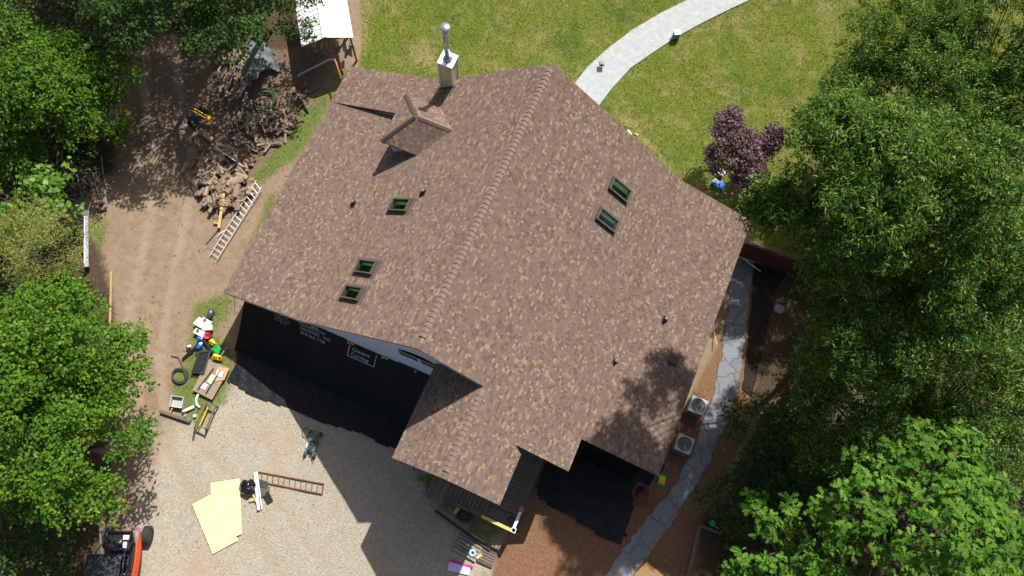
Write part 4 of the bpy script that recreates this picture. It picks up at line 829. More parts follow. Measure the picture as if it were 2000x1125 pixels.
place_logs(2, lambda r: (r.choice([226, 242]), 228), LOGA, 'log_stump', 'thick log section on the dirt track edge beside the top left tree', 'thick logs on the track edge', 6, lambda x, y: .05, lambda r: IMGUP, .0)
for o in COL.objects:
    if o.name.startswith('log_stump'): o.scale = [k*2 for k in o.scale]
# canvas over the stack
CAN = [(486, 92), (505, 88), (524, 96), (540, 115), (552, 138), (543, 147), (530, 140), (520, 155), (512, 172), (494, 182), (477, 178), (475, 165), (484, 140), (487, 115)]
def lfc(x, y):
    px, py = project(np.array((x, y, .3))); return max(0, .72*(1-abs(px-503)/48))+.06*math.sin(x*9+y*3)+.05*math.sin(y*8-x*5)
ground_sheet('canvas_cover', CAN, .12, TARPG, .15, 'grey crumpled canvas thrown over the stacked split logs', 12, .09, lfc)
coil('garden_hose', (517, 196), .56, .028, 4, GRNHOSE, 'coiled dark green hose beside the grey canvas', 'hose', .12, 3, 1.0)
# scrap wood between canvas and house
rg = random.Random(31)
plank('long_plank', (572, 170), (603, 211), .16, .04, PLANKG, 'weathered plank lying towards the house behind the hose', 'plank', z=.25)
for k in range(12):
    a = rg.uniform(0, 3.14); x, y = 580+rg.gauss(0, 13), 182+rg.gauss(0, 14); l = rg.uniform(8, 17)
    plank('scrap_board', (x-l*math.cos(a), y-l*math.sin(a)), (x+l*math.cos(a), y+l*math.sin(a)), rg.uniform(.07, .18), .03, PLANKG, 'short weathered board in the scrap heap by the rear roof corner', 'board', 'scrap boards by the rear roof corner', z=rg.uniform(.02, .35), z2=rg.uniform(.02, .35))
pp = MB(); pp.tube([G(582, 150, .3), G(584, 146, .45), G(645, 115, .75), G(652, 118, .7)], .05, 10); tag(pp.build('drain_pipe', flat('pale_pipe', (.55, .58, .6), .35), smooth=True), 'pale drain pipe lying between the shed and the scrap wood', 'pipe')
pp = MB(); pp.tube([G(640, 80, 2.1), G(656, 122, 1.6), G(667, 155, 1.9)], .05, 8); tag(pp.build('copper_pole', COPPER, smooth=True), 'copper coloured pole running from the shed to the roof corner', 'pole')
# log splitter
SPc = G(392, 232, 0); sa = heading(G(370, 215), G(412, 238)); T = thing('log_splitter', 'log splitter with yellow beam and black engine on the shaded track', 'log splitter', SPc, rz=sa)
m = MB(); m.box((.22, .0, .55), (1.0, .05, .16)); m.box((.22, .14, .55), (1.0, .05, .16)); m.box((.22, .07, .48), (1.0, .1, .03)); m.box((.74, .07, .58), (.24, .24, .22)); m.build('beam', YEL, T, bevel=.012)
m = MB(); m.tube([(-.55, .07, .56), (.15, .07, .56)], .055, 12); m.tube([(.1, .07, .56), (.5, .07, .56)], .025, 8); m.build('ram_cylinder', BLACK, T)
m = MB(); m.box((-.15, -.34, .5), (.42, .38, .36)); m.box((-.15, -.34, .72), (.28, .3, .12)); m.lathe((-.2, -.34, .76), [(.12, 0), (.12, .05), (.04, .06)], 16); m.build('engine', flat('dark_blue_grey_metal', (.045, .065, .085), .35), T, bevel=.02)
MB().tube([(.05, -.52, .6), (.2, -.56, .62)], .05, 10).build('muffler', STEEL, T)
for y in (-.58, .42): m = MB(); m.lathe((-.05, y, .25), [(.1, -.06), (.24, -.075), (.25, 0), (.24, .075), (.1, .06)], 20, axis=(0, 1, 0)); m.build('wheel', RUBBER, T)
m = MB(); m.beam((-.6, .07, .4), (-1.05, .1, .4), .06, .06); m.beam((-.05, -.55, .25), (-.05, .4, .25), .05, .05); m.tube([(-.8, -.1, .5), (-.75, .25, .52)], .03, 6); m.build('hitch', DKSTEEL, T)

# ladders
def ladder(name, label, l0, l1, r0, r1, z0, z1, nr, m, wd=.03, hd=.08):
    A, B, C_, D = G(*l0, z0), G(*l1, z1), G(*r0, z0), G(*r1, z1); T = thing(name, label, 'ladder', ((A+B+C_+D)/4).xy.to_3d())
    MB().beam(A, B, wd, hd).build('side_rail', m, T); MB().beam(C_, D, wd, hd).build('side_rail', m, T)
    for i in range(nr): t = (i+.5)/nr; MB().tube([A.lerp(B, t), C_.lerp(D, t)], .016, 6).build('rung', m, T)
    return T
ladder('extension_ladder', 'long aluminium ladder lying along the left eave beside the firewood', (501, 352), (410, 500), (512, 366), (424, 508), .25, .12, 16, ALU, .035, .09)
plank('scaffold_plank', (168.5, 409), (168.5, 521), .21, .07, ALU, 'narrow aluminium plank standing out between shrub and dirt track', 'plank', z=.3)
o_ = COL.objects['scaffold_plank']; chn = MB()
for y in (-.095, .095): chn.box((0, y, .05), (2.62, .02, .04))
x_ = chn.build('edge_lip', ALU, None, origin=(0, 0, 0)); x_.parent = o_; x_.location = (0, 0, 0)
T = thing('rusty_rack', 'rusty red metal rack on top of the sunlit firewood heap', 'rack', G(433, 383, 0)); m = MB()
ra = [G(*p, .62) for p in ((411, 360), (451, 356), (455, 402), (418, 404))]
for i in range(4): m.tube([ra[i], ra[(i+1) % 4]], .018, 6)
m.build('frame', RUST, T); m = MB()
for k in range(1, 5): m.tube([ra[0].lerp(ra[3], k/5), ra[1].lerp(ra[2], k/5)], .013, 6)
m.build('crossbar', RUST, T)
plank('pine_board', (437, 377), (427, 445), .14, .04, PINE, 'yellow pine board lying across the rusty rack and firewood', 'board', z=.55, z2=.2)
plank('pine_offcut', (417, 434), (431, 437), .12, .04, PINE, 'short pine offcut under the end of the yellow pine board', 'board', z=.1)
tag(MB().tube([G(428, 445, .1), G(402, 476, .06)], [.03, .022], 7).build('long_stick', BARK), 'brown stick poking out below the sunlit firewood heap', 'stick')
tag(MB().tube([G(420, 287, .55), G(476, 326, .4)], .022, 6).build('white_rod', WHITE), 'thin white rod lying on top of the sunlit firewood heap', 'rod')
tag(MB().tube([G(441, 449, .1), G(430, 456, .1), G(425, 462, .06)], .025, 6).build('bent_pole', WHITE), 'short bent white pole beside the long ladder', 'pole')
tag(MB().tube([G(497, 255, .3), G(509, 291, .1)], .018, 5).build('pale_stick', BARKG), 'pale stick across the loose grey split logs', 'stick')
# brush pile
rg = random.Random(5)
for k in range(26):
    x, y = 165+rg.gauss(0, 26), 352+rg.gauss(0, 20); a = rg.gauss(.75, .6); l = rg.uniform(14, 42); A, B = G(x-l*math.cos(a), y-l*math.sin(a), rg.uniform(.05, .4)), G(x+l*math.cos(a), y+l*math.sin(a), rg.uniform(.03, .3)); mid = A.lerp(B, .5)+V((rg.gauss(0, .08), rg.gauss(0, .08), .06)); r0 = rg.uniform(.02, .055)
    m = MB().tube([A, mid, B], [r0, r0*.8, r0*.4], 6); f_ = mid+V((rg.gauss(0, .4), rg.gauss(0, .4), .1)); m.tube([mid, f_], [r0*.5, r0*.2], 5); tag(m.build('fallen_branch', BARKG, smooth=True), 'grey bare branch in the brush pile under the trees', 'branch', 'branches in the brush pile')
tag(MB().lathe(G(200, 404, .02), [(.12, 0), (.24, .02), (.26, .1), (.24, .17), (.12, .18), (.1, .1), (.12, 0)], 20).build('hollow_log_ring', BARK, smooth=True), 'brown hollow ring shaped log end on the track beside the brush pile', 'log')
# timbers along the driveway
plank('landscape_timber', (203, 955), (196, 1090), .22, .16, PLANKG, 'long brown landscape timber beside the parked buggy', 'timber')
plank('broken_board', (196, 985), (201, 1022), .09, .03, PINE, 'short yellow broken board on the landscape timber', 'board', z=.17)
plank('edging_board', (217, 530), (214, 640), .09, .1, PINE, 'yellow edging board at the left rim of the dirt track', 'board')

# debris by the driveway corner
tag(MB().tube([G(408, 622, .16), G(414, 603, .20)], .14, 14).build('metal_canister', flat('grey_canister', (.12, .125, .13), .3, .5, .4), smooth=True), 'dark grey canister lying above the white sheets', 'canister')
def quad_sheet(name, pts, z, h, m, label, cat, group=None, parent=None):
    return tag(MB().prism([G(*p, z) for p in pts], h).build(name, m), label, cat, group)
quad_sheet('white_sheet', [(389, 618.7), (404, 628), (392, 641), (376.8, 631.5)], .30, .02, PALEPAPER, 'blank white board, leftmost of the white boards on the debris', 'board')
quad_sheet('white_sheet', [(396.5, 618.5), (414.7, 628.8), (406, 638), (393, 630)], .325, .02, PALEPAPER, 'white board with a dark blot nearest the grey canister', 'board')
quad_sheet('white_sheet', [(382.7, 640), (401, 649), (396, 659.5), (376.8, 649)], .29, .02, PALEPAPER, 'white board with a dark blot nearest the red bucket', 'board')
for nm, px, z in (('COL1', (399.5, 625.5), .335), ('COL2', (386, 646), .30)):
    m = MB(); c = G(*px, z)
    for k in range(5): a = k*1.3; m.box(c+V((.05*math.cos(a), .07*math.sin(a), .0)), (.09, .05, .008), Matrix.Rotation(a, 3, 'Z'))
    o = m.build('dark_print', BLACK, None); o.parent = COL.objects['white_sheet.001' if nm == 'COL1' else 'white_sheet.002']; o.location = o.location - o.parent.location
m = MB(); c = G(407, 642, .1); m.box(c+V((0, 0, .12)), (.5, .3, .24), Matrix.Rotation(.5, 3, 'Z')); tag(m.build('crumpled_box', flat('off_white_card', (.6, .6, .56), .8), bevel=.04), 'off white crumpled box between the white boards and the red bucket', 'box')
def bucket(name, px, r, h, m, label, z=0.):
    c = G(*px, z+h); c.z = z; T = thing(name, label, 'bucket', c); MB().lathe(c, [(.001, .01), (r*.85, .01), (r, h), (r*1.07, h), (r*1.07, h-.03), (r*.94, h-.02), (r*.8, .04), (.001, .04)], 22).build('pail', m, T, True)
    MB().tube([c+V((r*math.cos(a), r*.5*math.sin(a)-r*.3, h+.02)) for a in np.linspace(0, math.pi, 10)], .008, 5).build('handle', DKSTEEL, T); return T
bucket('red_bucket', (404.5, 655), .16, .33, RED, 'red bucket beside the white boards')
def jug(name, px, m, label, rot, sc_=1., z=.0):
    c = G(*px, z+.3*sc_); c.z = z; T = thing(name, label, 'jug', c, rz=rot); T.scale = (sc_,)*3; MB().box((0, 0, .15), (.34, .22, .28), None, 0, .86).build('body', m, T, bevel=.04)
    MB().tube([(-.10, 0, .28), (-.08, 0, .36), (.06, 0, .36), (.08, 0, .28)], .022, 7).build('handle', m, T, True); MB().cyl((.13, 0, .27), (.14, 0, .34), .03).build('cap', BLACK if m is not BLUE else WHITE, T); return T
jug('plastic_jug', (389, 661), BLUE, 'blue jug directly below the white boards', .3, .9, .1); jug('plastic_jug', (387.5, 676), BLUE, 'blue jug lying among the black frames', 1.2, .85, .1)
jug('plastic_jug', (413.6, 668), YEL, 'yellow jug beside the red bucket', -.4, 1.1, .1); jug('plastic_jug', (421.6, 696.5), YEL, 'yellow jug below the green scoop', .1, 1.3, .1)
m = MB(); c = G(424, 684, .2); gr_ = heading(G(418, 680), G(431, 690)); Rg = Matrix.Rotation(gr_, 3, 'Z')
m.grid(lambda u, v: c+Rg @ V(((u-.5)*.46*(1-.35*v), (v-.5)*.36, .10*(2*u-1)**2+.05*v)), 10, 6); tag(m.build('green_scoop', GREEN, smooth=True, bevel=0), 'bright green scoop between the two yellow jugs', 'scoop'); COL.objects['green_scoop'].modifiers.new('thick', 'SOLIDIFY').thickness = .02
tag(MB().tube([G(425, 680, .2), G(438, 666, .1)], .018, 6).build('wooden_stick', PINE), 'thin wooden stick leaning behind the green scoop', 'stick')
tag(MB().tube([G(433, 694, .15), G(438, 685, .16), G(442, 680.5, .16), G(446, 681, .12)], .06, 10).build('elbow_pipe', GREYP, smooth=True), 'grey elbow pipe beside the green scoop', 'pipe')
T = thing('trailer_hitch', 'bent black steel hitch frame under the blue jugs', 'hitch', G(385, 670)); m = MB()
m.beam(G(356, 702, .1), G(398, 662, .25), .10, .06); m.beam(G(366, 678, .12), G(374, 690, .12), .16, .06); m.beam(G(398, 664, .22), G(418, 690, .22), .12, .07); m.build('beam', BLACK, T)
m = MB(); m.beam(G(382, 690, .1), G(412, 683, .12), .18, .04); m.build('bar', DKSTEEL, T)
for px, z in (((370, 676), .2), ((392, 671), .25)): MB().box(G(*px, z), (.16, .10, .06), Matrix.Rotation(.7, 3, 'Z')).build('bracket', PALEPAPER, T)
T = thing('black_tub', 'flat black tub beside the weathered plywood', 'tub', G(392, 708)); tb = [G(*p, .28) for p in ((388, 690), (411, 686), (398, 730), (374, 727))]; m = MB(); m.prism(tb, .27); m.build('shell', BLACK, T, bevel=.06)
m = MB()
for i in range(4): m.tube([tb[i]+V((0, 0, .02)), tb[(i+1) % 4]+V((0, 0, .02))], .028, 6)
m.build('rim', DKSTEEL, T)
quad_sheet('plywood_sheet', [(406, 700), (449, 719), (414, 781), (376, 762)], .22, .03, PLY, 'weathered plywood sheet carrying metal bars in the debris', 'plywood')
quad_sheet('plywood_sheet', [(425, 717), (448, 719), (438, 742), (420, 745)], .25, .02, flat('tan_board', (.52, .34, .2), .8), 'tan board on the upper end of the weathered plywood', 'board')
plank('white_strip', (405, 701), (393, 728), .09, .03, PALEPAPER, 'white strip along the edge of the weathered plywood', 'strip', z=.24)
for a, b, l in (((417, 719), (386, 760), 'dark metal bar, the left one on the weathered plywood'), ((430, 723), (402, 768), 'dark metal bar, the right one on the weathered plywood')): plank('metal_bar', a, b, .05, .05, DKSTEEL, l, 'bar', z=.26)
quad_sheet('paper_sheet', [(413, 731), (424, 735), (414, 752), (404, 746)], .27, .006, flat('cream_paper', (.66, .6, .42), .9), 'cream paper between the metal bars', 'paper'); quad_sheet('paper_sheet', [(398, 748), (406, 751), (400, 762), (391, 757)], .27, .006, PALEPAPER, 'white paper at the lower end of the metal bars', 'paper'); quad_sheet('paper_sheet', [(424, 722), (436, 727), (432, 737), (421, 733)], .29, .006, PALEPAPER, 'white paper at the upper end of the metal bars', 'paper')
coil('black_hose', (352, 735), .36, .022, 5, flat('black_hose', (.05, .052, .05), .5), 'coiled black hose beside the debris', 'hose', .02, 9, .9, [(356, 715), (348, 698), (334, 695)])
T = thing('clear_bin', 'milky plastic bin beside the white pipe', 'bin', G(343, 786)); bb = [G(*p, .25) for p in ((335, 773), (358, 776), (354, 797), (331, 793))]; m = MB()
for i in range(4): m.beam(bb[i]-V((0, 0, .12)), bb[(i+1) % 4]-V((0, 0, .12)), .015, .24)
m.prism([p-V((0, 0, .22)) for p in bb], .015); m.build('shell', CLEAR, T); m = MB()
for i in range(4): m.tube([bb[i], bb[(i+1) % 4]], .02, 6)
m.build('rim', flat('clear_rim', (.55, .57, .54), .4), T)
plank('dark_board', (312, 803), (371, 823), .14, .16, PLANKG, 'dark weathered board below the milky bin', 'board')
plank('pale_stake', (339, 793), (331, 806), .05, .03, PINE, 'short pale stake leaning on the dark weathered board', 'stake', z=.18)
tag(MB().tube([G(387, 770, .12), G(383, 780, .12), G(384, 790, .1), G(390, 796, .08)], .055, 10).build('white_pipe', WHITE, smooth=True), 'curved white pipe below the weathered plywood', 'pipe')
tag(MB().tube([G(379, 794, .12), G(362, 802, .12), G(357, 804, .1)], [.075, .075, .09], 10).build('white_downspout', WHITE, smooth=True), 'short white downspout piece beside the milky bin', 'pipe')
tag(MB().lathe(G(382, 813, 0), [(.001, 0), (.06, 0), (.075, .14), (.06, .14), (.001, .13)], 14).build('white_cup', WHITE, smooth=True), 'small white cup between dark board and sawhorse', 'cup')
tag(MB().lathe(G(362, 812, .16), [(.001, 0), (.07, .01), (.09, .05), (.05, .08), (.001, .09)], 10).build('pale_stone', STONEG, smooth=True), 'pale stone lump on the dark weathered board', 'stone')
T = thing('sawhorse', 'grey wooden sawhorse frame standing at the debris corner', 'sawhorse', G(398, 820)); m = MB()
m.beam(G(404, 785, .5), G(421, 793, .5), .07, .09); m.beam(G(404, 786, .5), G(381, 832, .5), .06, .09); m.beam(G(421, 793, .5), G(401, 840, .5), .06, .09); m.beam(G(383, 829, .5), G(402, 838, .5), .06, .09); m.build('frame', PLANKG, T)
for a, b in (((381, 832), (377, 860)), ((401, 840), (404, 838)), ((404, 786), (400, 800)), ((421, 793), (426, 795))): A = G(*a, .5); B = G(*b, 0); MB().beam(A, B, .06, .06).build('leg', PLANKG, T)
plank('yellow_level', (406, 795), (386, 838), .05, .03, YEL, 'thin yellow level lying inside the sawhorse frame', 'level', z=.3)
for a, b, k in (((420, 600), (426, 612), 0), ((458, 560), (459, 612), 1), ((470, 596), (490, 622), 2)): tag(MB().tube([G(*a, .3), G(*b, .05)], .012, 5).build('thin_rod', PLANKG), ('thin rod beside the grey canister', 'thin upright rod under the left eave corner', 'thin rod leaning towards the hung black tarp')[k], 'rod')

# driveway
def osb(px, label, z):
    a, b, c_ = [G(*p, z) for p in px]; u = (b-a).normalized(); v = V((-u.y, u.x, 0)); v = v if v.dot(c_-a) > 0 else -v; L1, W1 = 2.44, 1.22; o = MB().box((0, 0, 0), (W1, L1, .018)).build('strand_board', OSB, origin=(0, 0, 0))
    ctr = a+u*L1/2+v*W1/2; o.matrix_world = Matrix.Translation(ctr) @ Matrix((v, u, V((0, 0, 1)))).transposed().to_4x4(); tag(o, label, 'board', 'yellow strand boards on the driveway')
osb([(468, 935), (473, 1046), (420, 940)], 'yellow strand board, lowest of the overlapping sheets, nearest the trash bag', .02)
osb([(464, 936), (469, 1044), (410, 948)], 'yellow strand board in the middle of the overlapping sheets', .04)
osb([(375, 985), (413, 1077), (430, 960)], 'yellow strand board turned askew on top of the other sheets', .06)
plank('board_offcut', (458, 1047), (470, 1042), .09, .03, OSB, 'small yellow offcut at the lower end of the strand boards', 'board', z=.06)
T = thing('trash_bag', 'shiny black trash bag beside the yellow strand boards', 'bag', G(484, 952)); rg = np.random.default_rng(4); c = G(484, 952, .22)
m = MB(); m.grid(lambda u, v: c+V((1, 1, .62)) * 0 + V((math.cos(u*6.2832)*math.sin(v*math.pi), math.sin(u*6.2832)*math.sin(v*math.pi), -math.cos(v*math.pi)*.62))*(.36+.022*math.sin(u*6.2832*7+v*5)*math.sin(v*3.14)**2+.03*math.sin(u*6.2832*3+v*9)+.02*math.sin(v*17+u*6.2832*4)), 40, 20); m.build('sack', flat('bag_film', (.008, .009, .011), .12, .8), T, True)
m = MB(); tp = c+V((.16, .18, .20)); m.tube([tp-V((.05, .05, .06)), tp+V((.03, .03, .03)), tp+V((.12, .12, .04))], [.06, .035, .09], 8); m.build('knot', flat('bag_film', (.008, .009, .011), .16), T)
for a, b, w_, l in (((498, 922), (505, 996), .13, 'white trim board across the shingle scraps'), ((502, 921), (511, 994), .05, 'narrow white trim strip lying beside the wider one')): plank('trim_board', a, b, w_, .03, WHITE, l, 'trim board', z=.14)
for k, (p, r_, l) in enumerate((((516, 957), .5, 'grey shingle piece below the rusty rack, upper one'), ((523, 972), -.6, 'brown shingle piece lying lowest of the scraps'), ((513, 945), .1, 'dark shingle piece touching the rusty grid'), ((507, 966), .9, 'shingle piece under the white trim board'))):
    o = MB().box((0, 0, 0), (.5, .3, .012)).build('shingle_scrap', (TRIM, mat('grey_shingle', (.14, .125, .125), None, 30, .9), BLACK, DKSTEEL)[(k+1) % 4], origin=(0, 0, 0)); o.matrix_world = Matrix.Translation(G(*p, .05+.02*k)) @ Matrix.Rotation(r_, 4, 'Z') @ Matrix.Rotation(.06*(k-1), 4, 'Y'); tag(o, l, 'shingle')
plank('pine_block', (486, 978), (497, 975), .13, .06, PINE, 'pine block beneath the trash bag', 'block', z=.04); plank('pine_block', (494, 966), (501, 981), .08, .05, PINE, 'pine offcut leaning against the pine block', 'block', z=.1)
A, B, C_, D = G(501, 921, .06), G(632.5, 945, .06), G(500, 939, .06), G(629, 965, .06); T = thing('steel_grid', 'flat rusty steel grid lying on the gravel right of the trash bag', 'grid', (A+B+C_+D)/4); m = MB(); m.beam(A, B, .05, .05); m.beam(C_, D, .05, .05); m.beam(A, C_, .05, .05); m.beam(B, D, .05, .05); m.build('frame', RUST, T)
for k in range(1, 12): t = k/12; MB().beam(A.lerp(B, t), C_.lerp(D, t), .028, .03).build('crossbar', RUST, T)
# trolley jack machine
c = G(612, 868, 0); T = thing('wheeled_machine', 'grey green wheeled machine with a hose loop at the shadow edge', 'machine', c, rz=heading(G(606, 890), G(619, 845))); 
for y in (-.17, .17): MB().box((0.02, y, .2), (1.15, .07, .18)).build('side_frame', TEAL, T, bevel=.015)
m = MB(); m.box((.3, 0, .26), (.34, .26, .16)); m.box((.3, 0, .36), (.26, .2, .05)); m.build('motor', flat('blue_grey_cover', (.13, .155, .2), .4), T, bevel=.015)
m = MB(); m.box((-.15, 0, .24), (.3, .24, .16)); m.tube([(-.05, -.06, .34), (.05, .05, .36)], .05, 8); m.tube([(-.32, .05, .26), (-.2, -.05, .36)], .04, 8); m.lathe((-.3, -.1, .3), [(.08, 0), (.08, .05), (.02, .06)], 12); m.build('pump', DKSTEEL, T)
m = MB(); m.lathe((-.32, -.08, .36), [(.055, 0), (.07, .01), (.055, .02)], 14); m.build('gauge', STEEL, T); MB().box((-.12, .2, .3), (.2, .04, .06)).build('label_plate', WHITE, T)
for x in (-.5, .52):
    for y in (-.24, .24): MB().lathe((x, y, .11), [(.03, -.03), (.105, -.035), (.11, 0), (.105, .035), (.03, .03)], 16, axis=(0, 1, 0)).build('wheel', RUBBER, T)
for y in (-.17, .2): MB().tube([(-.5, y, .2), (-.78, y*1.25, .14)], .014, 6).build('handle', DKSTEEL, T)
m = MB(); m.tube([(.25, .2, .3), (.2, .42, .05)]+[(.44+.22*math.cos(a), .5+.16*math.sin(a), .03) for a in np.linspace(3.6, 9.6, 18)], .015, 6); m.build('hose', BLACK, T, True)

# side by side buggy, parked half out of the picture
bx = G(232, 1086, 1.0); hd = heading(G(232, 1086), G(262, 1086)); T = thing('offroad_buggy', 'orange and black off-road buggy parked at the lower left border', 'buggy', (bx.x, bx.y, 0), rz=hd); ys = -.75
m = MB(); m.box((-.02, ys+.2, .62), (1.15, 2.7, .32)); m.box((-.02, ys+.0, .85), (.9, 1.5, .2)); m.build('chassis', BLACK, T, bevel=.06)
rp = MB(); rp.grid(lambda u, v: V(((u-.5)*1.46-.26, ys-1.15+2.0*v, 1.82+.05*math.sin(u*math.pi)+.03*math.sin(v*math.pi)-.18*max(0, v-.88)*8*.3-.015*abs(math.sin(u*12)))), 16, 12); ro_ = rp.build('canopy', flat('dark_canopy', (.028, .034, .042), .5), T, True); ro_.modifiers.new('thick', 'SOLIDIFY').thickness = .05
for sx in (-1, 1):
    m = MB(); m.tube([(sx*.62-.05, ys+1.55, .8), (sx*.60-.05, ys+.95, 1.75), (sx*.60-.05, ys-1.0, 1.75), (sx*.6, ys-1.5, 1.0)], .028, 8); m.tube([(sx*.6-.05, ys-.1, 1.75), (sx*.66, ys-.2, .7)], .026, 8); m.build('roll_cage', DKSTEEL, T, True)
    m = MB(); m.grid(lambda u, v: V((sx*(.62+.12*math.sin(v*math.pi)+.06*u), ys+1.75-2.3*v, 1.06-.42*u+.08*math.sin(v*3.1)))if sx > 0 else V((sx*(.60+.10*math.sin(v*math.pi)+.06*u), ys-.55+1.3*v, .98-.42*u+.05*math.sin(v*3.1))), 5, 14); d_ = m.build('door', ORANGE, T, True); d_.modifiers.new('thick', 'SOLIDIFY').thickness = .05
    m = MB(); m.grid(lambda u, v: V((sx*(.60+.16*u), ys+1.9-.65*v, .98-.1*u+.12*math.sin(v*3.1))), 4, 8); f_ = m.build('fender', GREYP if sx > 0 else BLACK, T, True); f_.modifiers.new('thick', 'SOLIDIFY').thickness = .03
    for y in (ys+1.62, ys-1.35):
        w_ = MB(); w_.lathe((sx*.86, y, .36), [(.2, -.13), (.31, -.15), (.36, -.10), (.37, 0), (.36, .10), (.31, .15), (.2, .13)], 28, axis=(1, 0, 0))
        for k in range(22):
            a = k*2*math.pi/22
            for j in (-.07, .07): w_.box((sx*.86+j, y+.37*math.cos(a+j), .36+.37*math.sin(a+j)), (.11, .05, .05), Matrix.Rotation(a, 3, 'X'))
        wo = w_.build('wheel', RUBBER, T); MB().lathe((sx*.86, y, .36), [(.001, .10*sx), (.2, .12*sx), (.205, -.1*sx)], 20, axis=(1, 0, 0)).build('hub', DKSTEEL, wo)
        MB().tube([(sx*.86, y, .36), (sx*.3, y-.1, .5)], .035, 6).build('axle_arm', DKSTEEL, T)
m = MB(); m.box((-.1, ys+1.38, .86), (1.0, .75, .06)); 
for a, b in (((-.6, 1.0), (.4, 1.0)), ((-.6, 1.76), (.4, 1.76)), ((-.6, 1.0), (-.6, 1.76)), ((.4, 1.0), (.4, 1.76))): m.beam((a[0], ys+a[1], .96), (b[0], ys+b[1], .96), .05, .2)
m.build('cargo_bed', BLACK, T); m = MB(); m.lathe((-.02, ys+1.3, .9), [(.001, 0), (.16, 0), (.18, .26), (.14, .3), (.05, .3), (.04, .34), (.001, .34)], 20); m.build('air_filter', DKSTEEL, T, True)
m = MB(); m.box((.22, ys+1.52, 1.0), (.26, .2, .14)); m.box((.2, ys+1.2, 1.0), (.16, .28, .12)); m.build('white_pouch', PALEPAPER, T, bevel=.03); MB().box((-.08, ys+1.08, .98), (.3, .1, .1), Matrix.Rotation(-.4, 3, 'Z')).build('blue_strap', BLUE, T, bevel=.02)
m = MB()
for x in (-.38, .3): m.box((x, ys-.35, .9), (.5, .5, .16)); m.box((x, ys+.0, 1.15), (.5, .14, .6))
m.build('seat', BLACK, T, bevel=.05); MB().tube([(.55, ys+1.9, .95), (.7, ys+1.82, 1.02), (.6, ys+1.65, 1.0)], .035, 6).build('tow_flag', RED, T)

# around the porch
bucket('zinc_bucket', (811, 914), .17, .32, SILVERBK, 'zinc bucket under the porch eave edge')
def pallet(px, z, label, rot_from, rot_to, sz, m):
    c = G(*px, z); a = heading(G(*rot_from), G(*rot_to)); T = thing('pallet', label, 'pallet', c, 'pallets below the porch', rz=a)
    for i in range(7): MB().box((0, -sz[1]/2+.05+i*(sz[1]-.1)/6, .12), (sz[0], .10, .02)).build('slat', m, T)
    for i in range(3): MB().box((-sz[0]/2+.05+i*(sz[0]-.1)/2, 0, .06), (.06, sz[1], .09)).build('runner', m, T)
pallet((917, 1065), .02, 'grey pallet carrying a pale blue spool', (903, 1037), (945, 1061), (1.15, 1.0), mk_wood('pallet_wood', (.36, .31, .24), (.22, .185, .14))); pallet((954, 1085), .0, 'dark pallet half behind the grey one', (943, 1072), (966, 1083), (.75, .85), PLANKG)
m = MB(); m.lathe(G(923, 1080, .15), [(.06, .0), (.17, .0), (.17, .07), (.06, .07), (.06, 0)], 24); tag(m.build('wire_spool', flat('pale_blue_plastic', (.35, .6, .68), .4), smooth=True), 'pale blue round spool on the grey pallet', 'spool')
plank('lumber_piece', (913, 1034), (951, 1058), .1, .06, PLANKG, 'grey lumber piece along the upper side of the pallets', 'lumber', z=.05); plank('dark_beam', (850, 997), (958, 1075), .12, .12, mat('dark_stained_wood', (.035, .035, .045), None, 8, .6), 'long dark beam lying from the gravel to the pallets', 'beam', z=.12)
plank('pine_offcut', (930, 1090), (941, 1083), .14, .04, PINE, 'pale pine offcut beside the spool on the pallet', 'board', z=.15)
m = MB(); m.box(G(891, 997, .5)-V((0, 0, .25)), (.16, .34, .5), Matrix.Rotation(-.3, 3, 'Z')); tag(m.build('yellow_post', LUMBERY), 'yellow wooden block beside the front railing', 'block')
tag(MB().lathe(G(908, 1006, .05), [(.2, 0), (.33, .02), (.35, .1), (.33, .18), (.2, .2), (.18, .1), (.2, 0)], 24).build('old_tyre', RUBBER, smooth=True), 'old black tyre on the ground below the front railing', 'tyre')
tag(MB().tube([G(880, 1095, .06), G(924, 1108, .06)], .055, 12).build('pink_roll', PINK, smooth=True), 'bright pink roll beside the lilac board', 'roll'); quad_sheet('lilac_board', [(877, 1096), (919, 1109), (916, 1124), (873.5, 1114)], .07, .05, LILAC, 'lilac white foam board beside the pink roll', 'board')
coil('black_cable', (998, 1016), .13, .02, 4, BLACK, 'coiled black cable on the porch corner behind the white post', 'cable', .85, 4)
coil('red_hose', (1251, 962), .34, .022, 5, REDHOSE, 'coiled red air hose at the edge of the tarp on clay', 'hose', .03, 5, 1.2, [(1235, 985), (1250, 990), (1285, 987)])
T = thing('soil_bag', 'green and yellow bag of soil at the front right roof corner', 'bag', G(1293, 937)); c = G(1293, 937, .1); R_ = Matrix.Rotation(heading(G(1290, 950), G(1296, 925)), 3, 'Z'); m = MB(); m.grid(lambda u, v: c+R_ @ V(((u-.5)*.6, (v-.5)*.4, .12*math.sin(u*math.pi)**.5*math.sin(v*math.pi)**.5-.08)), 14, 10); b_ = m.build('sack', GREEN, T, True); b_.modifiers.new('thick', 'SOLIDIFY').thickness = .03
m = MB(); m.grid(lambda u, v: c+R_ @ V(((u-.5)*.34, (v-.5)*.3, .046)), 4, 4); m.build('label_patch', YEL, T)
T = thing('timber_edging', 'weathered timber corner edging a garden bed beside the oaks', 'edging', G(1358, 1070)); MB().beam(G(1366, 1026, .09), G(1343, 1125, .09), .16, .18).build('timber', PLANKG, T); MB().beam(G(1366, 1026, .085), G(1406, 1042, .085), .14, .17).build('timber', PLANKG, T)
